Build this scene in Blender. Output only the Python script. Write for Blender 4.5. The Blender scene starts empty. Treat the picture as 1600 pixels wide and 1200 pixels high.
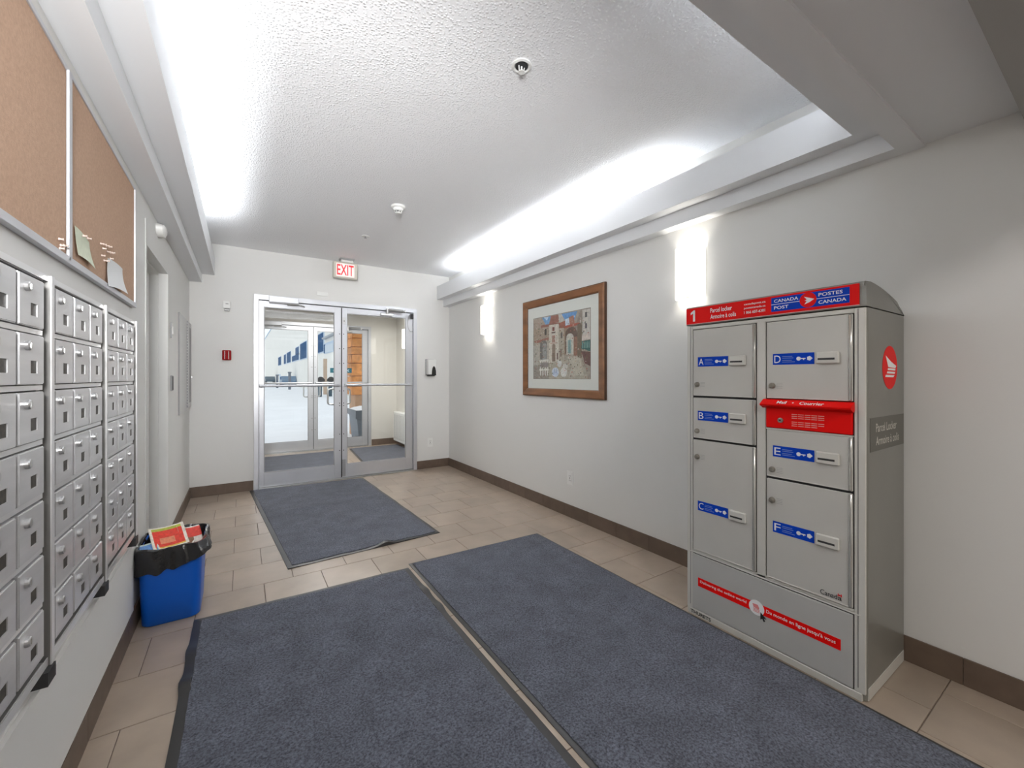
import bpy, bmesh, math, random
from mathutils import Vector, Matrix, noise

scene = bpy.context.scene
COL = scene.collection
R = math.radians
random.seed(7)

# ------------------------------------------------------------------ camera
H = 1.25
cam_d = bpy.data.cameras.new('camera'); cam = bpy.data.objects.new('camera', cam_d); COL.objects.link(cam)
cam.location = (0, 0, H); cam.rotation_euler = (R(90), 0, R(-33.1778))
cam_d.sensor_width = 36; cam_d.sensor_fit = 'HORIZONTAL'; cam_d.lens = 647.06 / 1600 * 36
cam_d.shift_y = -10.76 / 1600; cam_d.clip_start = .02; cam_d.clip_end = 400
scene.camera = cam
# ------------------------------------------------------------------ world, lights, exposure
scene.view_settings.view_transform = 'Standard'; scene.view_settings.look = 'None'
scene.view_settings.exposure = 2.52; scene.view_settings.gamma = 1; scene.view_settings.use_curve_mapping = False
scene.cycles.use_denoising = True
scene.cycles.max_bounces = 10; scene.cycles.diffuse_bounces = 6; scene.cycles.glossy_bounces = 4
scene.cycles.transparent_max_bounces = 12; scene.cycles.sample_clamp_indirect = 6
scene.cycles.caustics_reflective = False; scene.cycles.caustics_refractive = False
w = bpy.data.worlds.new('overcast_sky'); scene.world = w; w.use_nodes = True
bg = w.node_tree.nodes['Background']; bg.inputs[0].default_value = (.93, .96, .99, 1); bg.inputs[1].default_value = .22

def area(name, loc, sx, sy, power, rot=(0, 0, 0), col=(1, 1, 1), spread=180):
    d = bpy.data.lights.new(name, 'AREA'); d.shape = 'RECTANGLE'; d.size = sx; d.size_y = sy
    d.energy = power; d.color = col; d.spread = R(spread)
    o = bpy.data.objects.new(name, d); o.location = loc; o.rotation_euler = rot; COL.objects.link(o); return o
# cove strips hidden behind the lips of the tray ceiling, facing up
area('cove_light', (2.355, 3.25, 2.475), .04, 2.9, 5.5, (R(180), R(-15), 0), (.93, .965, 1))
area('cove_light', (-.33, 2.7, 2.475), .04, 3.2, 4.5, (R(180), R(15), 0), (.93, .965, 1))
area('cove_light', (1.0, .63, 2.46), 2.2, .04, 2, (R(180 + 12), 0, 0), (.93, .965, 1))
# added fill light beside the camera, out of view, aimed along the room
fl = area('camera_fill_light', (-.22, -.2, 1.75), .4, .4, 5.0, (0, 0, 0), (1, 1, 1), 85)
fl.rotation_euler = Vector((1.25, 5.2, .75)).to_track_quat('-Z', 'Y').to_euler()
area('vestibule_lamp', (1.2, 6.45, 2.29), .9, .5, 7.5, (0, 0, 0), (1, .965, .92))
area('hall_fill_light', (.9, -1.3, 2.61), 1.1, .3, 7, (0, 0, 0), (1, .96, .92))  # fill light added behind the camera to brighten the room

# ------------------------------------------------------------------ materials
def srgb(r, g, b):
    f = lambda c: ((c / 255 + .055) / 1.055) ** 2.4 if c > 10.3 else c / 255 / 12.92
    return (f(r), f(g), f(b), 1)
MATS = {}
def mat(name, col, rough=.6, metal=0.0, bump=None, noise_col=None, spec=.5, emit=None, coat=0, obj_random=0, stretch=None):
    """bump=(scale, strength, distance); noise_col=(scale, amount)"""
    if name in MATS: return MATS[name]
    m = bpy.data.materials.new(name); m.use_nodes = True; nt = m.node_tree; n = nt.nodes; l = nt.links
    b = n['Principled BSDF']
    b.inputs['Base Color'].default_value = col; b.inputs['Roughness'].default_value = rough
    b.inputs['Metallic'].default_value = metal; b.inputs['Specular IOR Level'].default_value = spec
    b.inputs['Coat Weight'].default_value = coat
    if emit: b.inputs['Emission Color'].default_value = emit[0]; b.inputs['Emission Strength'].default_value = emit[1]
    coord = None
    if bump or noise_col or obj_random:
        g = n.new('ShaderNodeNewGeometry'); mp = n.new('ShaderNodeMapping'); l.new(g.outputs['Position'], mp.inputs[0])
        if stretch: mp.inputs['Scale'].default_value = stretch
        coord = mp.outputs[0]
    last = None
    if noise_col:
        t = n.new('ShaderNodeTexNoise'); t.inputs['Scale'].default_value = noise_col[0]; t.inputs['Detail'].default_value = 5
        l.new(coord, t.inputs['Vector'])
        mr = n.new('ShaderNodeMapRange'); mr.inputs[1].default_value = .3; mr.inputs[2].default_value = .7
        mr.inputs[3].default_value = 1 - noise_col[1]; mr.inputs[4].default_value = 1 + noise_col[1]
        l.new(t.outputs['Fac'], mr.inputs[0]); last = mr.outputs[0]
    if obj_random:
        oi = n.new('ShaderNodeObjectInfo'); mr2 = n.new('ShaderNodeMapRange')
        mr2.inputs[3].default_value = 1 - obj_random; mr2.inputs[4].default_value = 1 + obj_random
        l.new(oi.outputs['Random'], mr2.inputs[0])
        if last:
            mm = n.new('ShaderNodeMath'); mm.operation = 'MULTIPLY'; l.new(last, mm.inputs[0]); l.new(mr2.outputs[0], mm.inputs[1]); last = mm.outputs[0]
        else: last = mr2.outputs[0]
    if last:
        vm = n.new('ShaderNodeVectorMath'); vm.operation = 'SCALE'; vm.inputs[0].default_value = col[:3]
        l.new(last, vm.inputs['Scale']); l.new(vm.outputs[0], b.inputs['Base Color'])
    if bump:
        t = n.new('ShaderNodeTexNoise'); t.inputs['Scale'].default_value = bump[0]; t.inputs['Detail'].default_value = 4
        l.new(coord, t.inputs['Vector'])
        bp = n.new('ShaderNodeBump'); bp.inputs['Strength'].default_value = bump[1]; bp.inputs['Distance'].default_value = bump[2]
        l.new(t.outputs['Fac'], bp.inputs['Height']); l.new(bp.outputs[0], b.inputs['Normal'])
    MATS[name] = m; return m

WALL = mat('wall_paint', (.71, .705, .685, 1), .8, bump=(180, .25, .001), spec=.25)
WARM = mat('vestibule_paint', (.70, .68, .635, 1), .8, bump=(180, .2, .001), spec=.25)
SOFF = mat('soffit_paint', (.76, .77, .785, 1), .8, bump=(160, .2, .001), spec=.25)
TRAY = mat('white_paint', (.74, .74, .73, 1), .7)
TILE = mat('floor_tile', (.37, .298, .235, 1), .28, bump=(60, .12, .001), noise_col=(5, .12), obj_random=.06, spec=.6)
GROUT = mat('grout', (.16, .12, .095, 1), .6, noise_col=(20, .15))
BTILE = mat('base_tile', (.135, .095, .07, 1), .5, noise_col=(14, .12), obj_random=.05)
ALU = mat('anodised_aluminium', (.62, .63, .66, 1), .38, .65, noise_col=(3, .04))
ALUD = mat('dull_aluminium', (.36, .36, .37, 1), .5, .5)
DARK = mat('dark_gasket', (.03, .03, .032, 1), .7)
STEEL = mat('brushed_steel', (.60, .60, .60, 1), .3, .9)
MBOX = mat('mailbox_metal', (.70, .70, .71, 1), .36, .55, bump=(60, .12, .001), noise_col=(40, .05), stretch=(1, .1, 1))
MBOXF = mat('mailbox_frame_metal', (.42, .42, .41, 1), .4, .6, noise_col=(8, .06))
MDARK = mat('mailbox_gap', (.10, .095, .088, 1), .7)
SLOT = mat('card_slot', (.045, .038, .028, 1), .5, noise_col=(90, .5))
CORK = mat('cork', srgb(182, 150, 126), .9, bump=(260, .5, .001), noise_col=(120, .09))
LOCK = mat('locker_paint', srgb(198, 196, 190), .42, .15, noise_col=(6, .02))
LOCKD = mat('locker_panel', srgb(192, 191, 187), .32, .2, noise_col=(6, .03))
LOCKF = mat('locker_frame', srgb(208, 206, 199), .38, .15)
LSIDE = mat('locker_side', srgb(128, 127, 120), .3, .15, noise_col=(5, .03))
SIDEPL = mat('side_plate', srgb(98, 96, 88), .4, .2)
RED = mat('red_print', (.80, .004, .003, 1), .45, spec=.15)
BLUE = mat('blue_print', (.002, .05, .48, 1), .5, spec=.12)
WHITE = mat('white_print', (.85, .85, .85, 1), .5)
BLACK = mat('black_print', (.012, .012, .012, 1), .5)
GREYT = mat('grey_print', srgb(196, 192, 182), .5)
RUB = mat('black_rubber', (.035, .034, .034, 1), .36)
WOOD = mat('frame_wood', (.215, .090, .034, 1), .35, bump=(30, .15, .001), noise_col=(18, .25), stretch=(1, .25, 1))
WOODD = mat('frame_wood_dark', (.07, .03, .014, 1), .4)
PAPER = mat('mount_board', (.78, .77, .72, 1), .8)
PLAST = mat('white_plastic', (.78, .78, .76, 1), .4)
GREYP = mat('grey_plastic', (.30, .30, .30, 1), .5)
BINB = mat('blue_bin_plastic', (.0, .10, .52, 1), .42, bump=(300, .15, .001))
BAG = mat('black_bag', (.012, .012, .013, 1), .22, bump=(22, .6, .01), spec=.6)
FIRE = mat('fire_red', (.30, .004, .006, 1), .5, spec=.12)
SNOW = mat('snow', (.86, .88, .92, 1), .8, bump=(1.5, .4, .05), noise_col=(.6, .05))
BRICK = mat('orange_stone', (.62, .25, .07, 1), .8, bump=(14, .8, .02), noise_col=(9, .3), obj_random=.15)
TAN = mat('tan_stone', (.50, .30, .18, 1), .8, bump=(14, .5, .01), noise_col=(9, .15))
SALT = mat('grey_bin_plastic', (.17, .20, .24, 1), .5)
CREAM = mat('cream_cladding', (.84, .83, .79, 1), .8, noise_col=(.5, .03))
BGLASS = mat('blue_window', (.02, .09, .22, 1), .8, spec=.02)
PALE = mat('pale_blue_trim', (.55, .66, .80, 1), .9, spec=.1)
CAR = mat('car_paint', (.03, .08, .12, 1), .35)
POST = mat('tan_post', (.55, .42, .32, 1), .7)
NOTEG = mat('green_note_paper', (.60, .64, .50, 1), .8, noise_col=(60, .06))
NOTEW = mat('white_note_paper', (.68, .69, .69, 1), .8)
TEAL = mat('teal_sticker', (.0, .12, .17, 1), .4)
PINM = mat('clear_pin', (.60, .48, .42, 1), .12)
LOUV = mat('panel_paint', (.60, .60, .59, 1), .6)
CHAIN = mat('concrete', (.55, .55, .55, 1), .8)

def mk_mat_mat():
    m = bpy.data.materials.new('carpet_pile'); m.use_nodes = True; nt = m.node_tree; n = nt.nodes; l = nt.links; b = n['Principled BSDF']
    g = n.new('ShaderNodeNewGeometry')
    t = n.new('ShaderNodeTexNoise'); t.inputs['Scale'].default_value = 130; t.inputs['Detail'].default_value = 6; t.inputs['Roughness'].default_value = .7
    l.new(g.outputs['Position'], t.inputs['Vector'])
    t2 = n.new('ShaderNodeTexNoise'); t2.inputs['Scale'].default_value = 7; t2.inputs['Detail'].default_value = 4
    l.new(g.outputs['Position'], t2.inputs['Vector'])
    r = n.new('ShaderNodeValToRGB'); e = r.color_ramp.elements
    e[0].position = .32; e[0].color = (.019, .022, .031, 1); e[1].position = .66; e[1].color = (.175, .190, .238, 1)
    l.new(t.outputs['Fac'], r.inputs[0])
    mr = n.new('ShaderNodeMapRange'); mr.inputs[1].default_value = .35; mr.inputs[2].default_value = .65; mr.inputs[3].default_value = .85; mr.inputs[4].default_value = 1.12
    l.new(t2.outputs['Fac'], mr.inputs[0])
    vm = n.new('ShaderNodeVectorMath'); vm.operation = 'SCALE'; l.new(r.outputs[0], vm.inputs[0]); l.new(mr.outputs[0], vm.inputs['Scale'])
    l.new(vm.outputs[0], b.inputs['Base Color']); b.inputs['Roughness'].default_value = .95; b.inputs['Specular IOR Level'].default_value = .15
    bp = n.new('ShaderNodeBump'); bp.inputs['Strength'].default_value = .9; bp.inputs['Distance'].default_value = .004
    l.new(t.outputs['Fac'], bp.inputs['Height']); l.new(bp.outputs[0], b.inputs['Normal'])
    b.inputs['Sheen Weight'].default_value = .15
    return m
PILE = mk_mat_mat()
def mk_popcorn():
    m = bpy.data.materials.new('popcorn_ceiling'); m.use_nodes = True; nt = m.node_tree; n = nt.nodes; l = nt.links; b = n['Principled BSDF']
    g = n.new('ShaderNodeNewGeometry')
    t = n.new('ShaderNodeTexVoronoi'); t.inputs['Scale'].default_value = 85; t.inputs['Randomness'].default_value = 1
    t2 = n.new('ShaderNodeTexNoise'); t2.inputs['Scale'].default_value = 75; t2.inputs['Detail'].default_value = 4
    for x in (t, t2): l.new(g.outputs['Position'], x.inputs['Vector'])
    r = n.new('ShaderNodeMapRange'); r.inputs[1].default_value = .55; r.inputs[2].default_value = .05; r.inputs[3].default_value = 0; r.inputs[4].default_value = 1
    l.new(t.outputs['Distance'], r.inputs[0])
    mm = n.new('ShaderNodeMath'); mm.operation = 'MULTIPLY'; l.new(r.outputs[0], mm.inputs[0]); l.new(t2.outputs['Fac'], mm.inputs[1])
    bp = n.new('ShaderNodeBump'); bp.inputs['Strength'].default_value = .55; bp.inputs['Distance'].default_value = .008
    l.new(mm.outputs[0], bp.inputs['Height']); l.new(bp.outputs[0], b.inputs['Normal'])
    b.inputs['Base Color'].default_value = (.88, .885, .90, 1); b.inputs['Roughness'].default_value = .7; b.inputs['Specular IOR Level'].default_value = .5
    return m
POP = mk_popcorn()
def mk_glass(name, tint=(.97, .98, .98, 1), ior=1.45):
    m = bpy.data.materials.new(name); m.use_nodes = True; nt = m.node_tree; n = nt.nodes; l = nt.links
    n.clear(); o = n.new('ShaderNodeOutputMaterial'); mx = n.new('ShaderNodeMixShader'); tr = n.new('ShaderNodeBsdfTransparent')
    gl = n.new('ShaderNodeBsdfGlossy'); fr = n.new('ShaderNodeFresnel'); ge = n.new('ShaderNodeNewGeometry'); mr = n.new('ShaderNodeMapRange'); mr.inputs[3].default_value = ior; mr.inputs[4].default_value = 1 / ior; l.new(ge.outputs['Backfacing'], mr.inputs[0]); l.new(mr.outputs[0], fr.inputs[0])
    tr.inputs[0].default_value = tint; gl.inputs['Roughness'].default_value = .01
    l.new(fr.outputs[0], mx.inputs[0]); l.new(tr.outputs[0], mx.inputs[1]); l.new(gl.outputs[0], mx.inputs[2]); l.new(mx.outputs[0], o.inputs[0])
    return m
GLASS = mk_glass('door_glass'); PGLASS = mk_glass('picture_glass', ior=1.35)
def mk_emit(name, col, s):
    m = bpy.data.materials.new(name); m.use_nodes = True; b = m.node_tree.nodes['Principled BSDF']
    b.inputs['Base Color'].default_value = (.8, .8, .78, 1); b.inputs['Emission Color'].default_value = col; b.inputs['Emission Strength'].default_value = s
    return m
SHADE = mk_emit('lit_glass_shade', (1, .97, .90, 1), .5)
EXITL = mk_emit('lit_exit_letter', (.85, .02, .03, 1), .12); EXITL.node_tree.nodes['Principled BSDF'].inputs['Base Color'].default_value = (.6, .02, .03, 1)
EXITP = mk_emit('exit_face', (1, .55, .50, 1), .06)
LAMPG = mk_emit('lamp_diffuser', (1, .96, .92, 1), 3)
def mk_vcol(name, rough=.7, nscale=40, namt=.25):
    m = bpy.data.materials.new(name); m.use_nodes = True; nt = m.node_tree; n = nt.nodes; l = nt.links; b = n['Principled BSDF']
    a = n.new('ShaderNodeVertexColor'); a.layer_name = 'Col'; g = n.new('ShaderNodeNewGeometry')
    t = n.new('ShaderNodeTexNoise'); t.inputs['Scale'].default_value = nscale; t.inputs['Detail'].default_value = 6; l.new(g.outputs['Position'], t.inputs['Vector'])
    mr = n.new('ShaderNodeMapRange'); mr.inputs[1].default_value = .3; mr.inputs[2].default_value = .7; mr.inputs[3].default_value = 1 - namt; mr.inputs[4].default_value = 1 + namt
    l.new(t.outputs['Fac'], mr.inputs[0]); vm = n.new('ShaderNodeVectorMath'); vm.operation = 'SCALE'
    l.new(a.outputs[0], vm.inputs[0]); l.new(mr.outputs[0], vm.inputs['Scale']); l.new(vm.outputs[0], b.inputs['Base Color'])
    b.inputs['Roughness'].default_value = rough
    return m
ART = mk_vcol('watercolour_print', .7, 40, .18); FLY = mk_vcol('printed_paper', .45, 90, .18)

# ------------------------------------------------------------------ geometry helpers
def box(bm, x0, x1, y0, y1, z0, z1, bev=0, seg=1):
    x0, x1 = sorted((x0, x1)); y0, y1 = sorted((y0, y1)); z0, z1 = sorted((z0, z1))
    r = bmesh.ops.create_cube(bm, size=1); vs = r['verts']
    for v in vs: v.co = Vector(((x0 + x1) / 2 + v.co.x * (x1 - x0), (y0 + y1) / 2 + v.co.y * (y1 - y0), (z0 + z1) / 2 + v.co.z * (z1 - z0)))
    if bev:
        es = list({e for v in vs for e in v.link_edges})
        bmesh.ops.bevel(bm, geom=es, offset=bev, segments=seg, affect='EDGES', profile=.5)
def cyl(bm, c, r, h, axis='Z', seg=24, r2=None):
    q = bmesh.ops.create_cone(bm, cap_ends=True, segments=seg, radius1=r, radius2=r if r2 is None else r2, depth=h)
    M = {'Z': Matrix(), 'X': Matrix.Rotation(R(90), 4, 'Y'), 'Y': Matrix.Rotation(R(-90), 4, 'X')}[axis]
    bmesh.ops.transform(bm, matrix=Matrix.Translation(c) @ M, verts=q['verts'])
def prism(bm, pts, axis, a, b):
    """polygon pts in the two other axes, extruded along axis from a to b"""
    def P(p, t):
        return {'X': (t, p[0], p[1]), 'Y': (p[0], t, p[1]), 'Z': (p[0], p[1], t)}[axis]
    v0 = [bm.verts.new(P(p, a)) for p in pts]; v1 = [bm.verts.new(P(p, b)) for p in pts]; n = len(pts)
    bm.faces.new(v0); bm.faces.new(list(reversed(v1)))
    for i in range(n): bm.faces.new((v0[i], v1[i], v1[(i + 1) % n], v0[(i + 1) % n]))
def tube(bm, pts, r, seg=8):
    pts = [Vector(p) for p in pts]; rings = []
    for i, p in enumerate(pts):
        t = (pts[min(i + 1, len(pts) - 1)] - pts[max(i - 1, 0)]).normalized()
        a = t.orthogonal().normalized() if i == 0 else (prev - t * prev.dot(t)).normalized()
        prev = a; b = t.cross(a)
        rings.append([bm.verts.new(p + (a * math.cos(k * 2 * math.pi / seg) + b * math.sin(k * 2 * math.pi / seg)) * r) for k in range(seg)])
    for i in range(len(rings) - 1):
        for k in range(seg): bm.faces.new((rings[i][k], rings[i][(k + 1) % seg], rings[i + 1][(k + 1) % seg], rings[i + 1][k]))
    bm.faces.new(list(reversed(rings[0]))); bm.faces.new(rings[-1])
def smooth_path(pts, n=6):
    pts = [Vector(p) for p in pts]; out = []
    for i in range(len(pts) - 1):
        p0 = pts[max(i - 1, 0)]; p1 = pts[i]; p2 = pts[i + 1]; p3 = pts[min(i + 2, len(pts) - 1)]
        for k in range(n):
            t = k / n
            out.append(.5 * ((2 * p1) + (p2 - p0) * t + (2 * p0 - 5 * p1 + 4 * p2 - p3) * t * t + (3 * p1 - p0 - 3 * p2 + p3) * t ** 3))
    out.append(pts[-1]); return out
def lathe(bm, prof, c, axis='Z', seg=28):
    """prof: (radius, height) pairs"""
    rings = []
    for r, h in prof:
        ring = []
        for k in range(seg):
            a = 2 * math.pi * k / seg; x, y = r * math.cos(a), r * math.sin(a)
            co = {'Z': (x, y, h), 'X': (h, x, y), 'Y': (x, h, y)}[axis]
            ring.append(bm.verts.new(Vector(co) + Vector(c)))
        rings.append(ring)
    for i in range(len(rings) - 1):
        for k in range(seg): bm.faces.new((rings[i][k], rings[i][(k + 1) % seg], rings[i + 1][(k + 1) % seg], rings[i + 1][k]))
    bm.faces.new(rings[0]); bm.faces.new(list(reversed(rings[-1])))
def wloc(o):
    v = Vector((0, 0, 0))
    while o is not None: v += o.location; o = o.parent
    return v
def obj(name, bm, m, parent=None, smooth=False, origin=None):
    bmesh.ops.recalc_face_normals(bm, faces=bm.faces)
    if parent is None:
        if origin is None:
            xs = [v.co.x for v in bm.verts]; ys = [v.co.y for v in bm.verts]; zs = [v.co.z for v in bm.verts]
            origin = Vector(((min(xs) + max(xs)) / 2, (min(ys) + max(ys)) / 2, min(zs)))
        off = Vector(origin)
    else: off = wloc(parent)
    for v in bm.verts: v.co -= off
    me = bpy.data.meshes.new(name); bm.to_mesh(me); bm.free()
    ms = m if isinstance(m, (list, tuple)) else [m]
    for q in ms: me.materials.append(q)
    if smooth:
        for p in me.polygons: p.use_smooth = True
        try: me.set_sharp_from_angle(angle=R(40))
        except Exception: pass
    o = bpy.data.objects.new(name, me); COL.objects.link(o)
    if parent is None: o.location = off
    else: o.parent = parent
    return o
def part(name, m, parent, *boxes, bev=0, smooth=False):
    bm = bmesh.new()
    for b in boxes: box(bm, *b, bev=bev)
    return obj(name, bm, m, parent, smooth)
def thing(name, loc, label, cat, group=None):
    o = bpy.data.objects.new(name, None); COL.objects.link(o); o.location = loc; o.empty_display_size = .05
    o['label'] = label; o['category'] = cat
    if group: o['group'] = group
    return o
def tag(o, label, cat, group=None):
    o['label'] = label; o['category'] = cat
    if group: o['group'] = group
    return o
def struct(name, m, *boxes, bm=None, origin=(0, 0, 0), label=None):
    if bm is None:
        bm = bmesh.new()
        for b in boxes: box(bm, *b)
    o = obj(name, bm, m, None, origin=origin); o['kind'] = 'structure'
    if label: o['label'] = label
    return o
def plane_pt(P0, u, v, a, b, n=0.0):
    nn = Vector(u).cross(Vector(v)); return Vector(P0) + Vector(u) * a + Vector(v) * b + nn * n
def decal(bm, P0, u, v, a0, a1, b0, b1, t0, t1):
    """thin plate on a plane: a,b ranges, n from t0 to t1"""
    poly(bm, P0, u, v, [(a0, b0), (a1, b0), (a1, b1), (a0, b1)], t0, t1)
def poly(bm, P0, u, v, pts, t0, t1):
    A = [bm.verts.new(plane_pt(P0, u, v, a, b, t0)) for a, b in pts]; B = [bm.verts.new(plane_pt(P0, u, v, a, b, t1)) for a, b in pts]
    n = len(pts); bm.faces.new(list(reversed(A))); bm.faces.new(B)
    for i in range(n): bm.faces.new((A[i], A[(i + 1) % n], B[(i + 1) % n], B[i]))
def circ(ca, cb, r, n=28, ry=None): return [(ca + r * math.cos(2 * math.pi * k / n), cb + (ry or r) * math.sin(2 * math.pi * k / n)) for k in range(n)]
def text(name, s, m, parent, P0, u, v, a, b, w_, h_, n=.0012, bold=0.0, ext=.0003, shear=0):
    """lettering fitted into the box a..a+w_, b..b+h_ of the plane"""
    c = bpy.data.curves.new(name, 'FONT'); c.body = s; c.size = 1; c.extrude = 0; c.offset = bold; c.resolution_u = 3; c.space_line = .95; c.shear = shear
    o = bpy.data.objects.new(name, c); COL.objects.link(o)
    dg = bpy.context.evaluated_depsgraph_get(); me = bpy.data.meshes.new_from_object(o.evaluated_get(dg))
    COL.objects.unlink(o); bpy.data.objects.remove(o)
    bm = bmesh.new(); bm.from_mesh(me); bpy.data.meshes.remove(me)
    xs = [q.co.x for q in bm.verts]; ys = [q.co.y for q in bm.verts]
    x0, x1, y0, y1 = min(xs), max(xs), min(ys), max(ys); off = wloc(parent)
    for q in bm.verts:
        q.co = plane_pt(P0, u, v, a + (q.co.x - x0) / (x1 - x0) * w_, b + (q.co.y - y0) / (y1 - y0) * h_, n) - off
    me = bpy.data.meshes.new(name); bm.to_mesh(me); bm.free(); me.materials.append(m)
    o = bpy.data.objects.new(name, me); COL.objects.link(o); o.parent = parent
    return o

XR, YB, XL, ZC = 2.4596, 5.395, -.448, 2.662
YO = 7.76            # outer vestibule wall
YF = -2.6            # wall behind the camera
# ------------------------------------------------------------------ room shell
# floor: grout bed with the tiles laid one by one
floor = struct('floor', GROUT, (XL - .2, XR + .2, YF - .1, YO + .5, -.12, -.0025))
tile_mesh = {}
def tile(parent, name, x0, x1, y0, y1, m, z=0.0):
    k = (round(x1 - x0, 3), round(y1 - y0, 3), m.name)
    if k not in tile_mesh:
        a, b = (x1 - x0) / 2 - .0018, (y1 - y0) / 2 - .0018; e = .0012
        me = bpy.data.meshes.new(name)
        vs = [(-a, -b, -.008), (a, -b, -.008), (a, b, -.008), (-a, b, -.008), (-a, -b, -e), (a, -b, -e), (a, b, -e), (-a, b, -e),
              (-a + e, -b + e, 0), (a - e, -b + e, 0), (a - e, b - e, 0), (-a + e, b - e, 0)]
        fs = [(8, 9, 10, 11)] + [(i + j, (i + 1) % 4 + j, (i + 1) % 4 + j + 4, i + j + 4) for j in (0, 4) for i in range(4)]
        me.from_pydata(vs, [], fs); me.materials.append(m); tile_mesh[k] = me
    o = bpy.data.objects.new(name, tile_mesh[k]); COL.objects.link(o); o.parent = parent
    o.location = ((x0 + x1) / 2, (y0 + y1) / 2, z); return o
PX, PY = .3165, .31
def lay(y_lo, y_hi, r0, r1):
    for r in range(r0, r1):
        y0 = 2.61 + r * PY; y1 = min(y0 + PY, y_hi)
        if y1 - y0 < .03: continue
        ph = .115 if r % 2 == 0 else -.043
        k = math.floor((XL - ph) / PX)
        while ph + k * PX < XR - .02:
            x0 = max(ph + k * PX, XL); x1 = min(ph + (k + 1) * PX, XR)
            if x1 - x0 > .02: tile(floor, 'tile', x0, x1, y0, y1, TILE)
            k += 1
lay(0, 5.40, -9, 9)
lay(5.40, YO, 9, 17)

# walls
wl = struct('wall_left', WALL, (XL - .16, XL, YF, 3.072, 0, ZC + .1), (XL - .16, XL, 3.072, 3.894, 2.0, ZC + .1), (XL - .16, XL, 3.894, YB + .12, 0, ZC + .1))
struct('wall_right', WALL, (XR, XR + .12, YF, YB + .06, 0, ZC + .1))
struct('wall_back', WALL, (XL, .117, YB, YB + .12, 0, ZC + .1), (1.987, XR, YB, YB + .12, 0, ZC + .1), (.117, 1.987, YB, YB + .12, 2.168, ZC + .1))
struct('wall_front', WALL, (XL - .1, XR + .1, YF - .12, YF, 0, ZC + .1))
struct('wall_vestibule_left', WARM, (XL - .16, XL, YB + .12, YO + .12, 0, ZC + .1))
struct('wall_vestibule_right', WARM, (XR, XR + .12, YB + .06, YO + .12, 0, ZC + .1))
struct('wall_outer', WARM, (XL, .117, YO, YO + .16, 0, 2.75), (1.987, XR, YO, YO + .16, 0, 2.75), (.117, 1.987, YO, YO + .16, 2.168, 2.75))
# ceilings
struct('ceiling', POP, (XL - .1, XR + .1, .50, YB + .02, ZC, ZC + .1))
struct('ceiling_hall', SOFF, (XL - .1, XR + .1, YF, -.49, ZC, ZC + .1))
struct('ceiling_vestibule', TRAY, (XL, XR, YB + .12, YO, 2.36, 2.46))
# stepped soffit round the tray with an upstanding lip that hides the cove strips
Z1, Z2, ZL = 2.2401, 2.328, 2.512
bm = bmesh.new()
prism(bm, [(2.372, Z2), (2.2797, Z2), (2.2797, ZL), (2.300, ZL), (2.300, Z2 + .02), (2.372, Z2 + .02)], 'Y', .7151, YB)
prism(bm, [(XR, Z1), (2.372, Z1), (2.372, Z2 + .02), (XR, Z2 + .02)], 'Y', .5953, YB)
struct('trim_1', SOFF, bm=bm)
bm = bmesh.new()
prism(bm, [(-.345, Z2), (-.2351, Z2), (-.2351, ZL), (-.2551, ZL), (-.2551, Z2 + .02), (-.345, Z2 + .02)], 'Y', .7151, YB)
prism(bm, [(XL, Z1), (-.345, Z1), (-.345, Z2 + .02), (XL, Z2 + .02)], 'Y', .5953, YB)
struct('trim_2', SOFF, bm=bm)
bm = bmesh.new()
prism(bm, [(.24, ZC), (.24, Z1 + .012), (.515, Z1 + .012), (.515, Z1), (.5953, Z1), (.5953, Z2), (.7151, Z2), (.7151, ZL), (.695, ZL), (.695, Z2 + .02), (.50, Z2 + .02), (.50, ZC)], 'X', XL, XR)
struct('trim_3', SOFF, bm=bm)

struct('trim_6', mat('bulkhead_shade_tone', (.36, .355, .34, 1), .8), (XL, XR, -.50, .2398, 2.18, ZC))  # darker tone paints in the shade on the beam
# tiled baseboards, one tile after another
def baseboard(name, axis, c, n, a0, a1, first, step=.31, h=.110):
    o = struct(name, GROUT, *([(c, c + n * .006, a0, a1, 0, h - .003)] if axis == 'X' else [(a0, a1, c, c + n * .006, 0, h - .003)]))
    k = first
    while k > a0: k -= step
    while k < a1:
        s0, s1 = max(k, a0), min(k + step, a1)
        if s1 - s0 > .02:
            if axis == 'X': part('tile', BTILE, o, (c + n * .002, c + n * .0095, s0 + .0012, s1 - .0012, 0.0005, h))
            else: part('tile', BTILE, o, (s0 + .0012, s1 - .0012, c + n * .002, c + n * .0095, 0.0005, h))
        k += step
    return o
baseboard('baseboard_right', 'X', XR, -1, -.9, YB, 2.884)
baseboard('baseboard_left', 'X', XL, 1, .6, 3.06, 2.60)
baseboard('baseboard_left_far', 'X', XL, 1, 3.90, YB, 3.90)
baseboard('baseboard_back_left', 'Y', YB, -1, XL + .01, .112, XL)
baseboard('baseboard_back_right', 'Y', YB, -1, 1.992, XR - .01, 1.99)
baseboard('baseboard_outer_right', 'Y', YO, -1, 2.0, XR - .01, 2.0)
baseboard('baseboard_vestibule_right', 'X', XR, -1, YB + .13, YO, 5.6)
# painted panel below the mailboxes and dark recess under them
struct('trim_4', WALL, (XL, XL + .008, .6, 2.705, .112, .434), label='painted panel under the mailboxes')
struct('trim_5', WALL, (XL, XL + .012, .6, 2.705, .434, .440))

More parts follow.
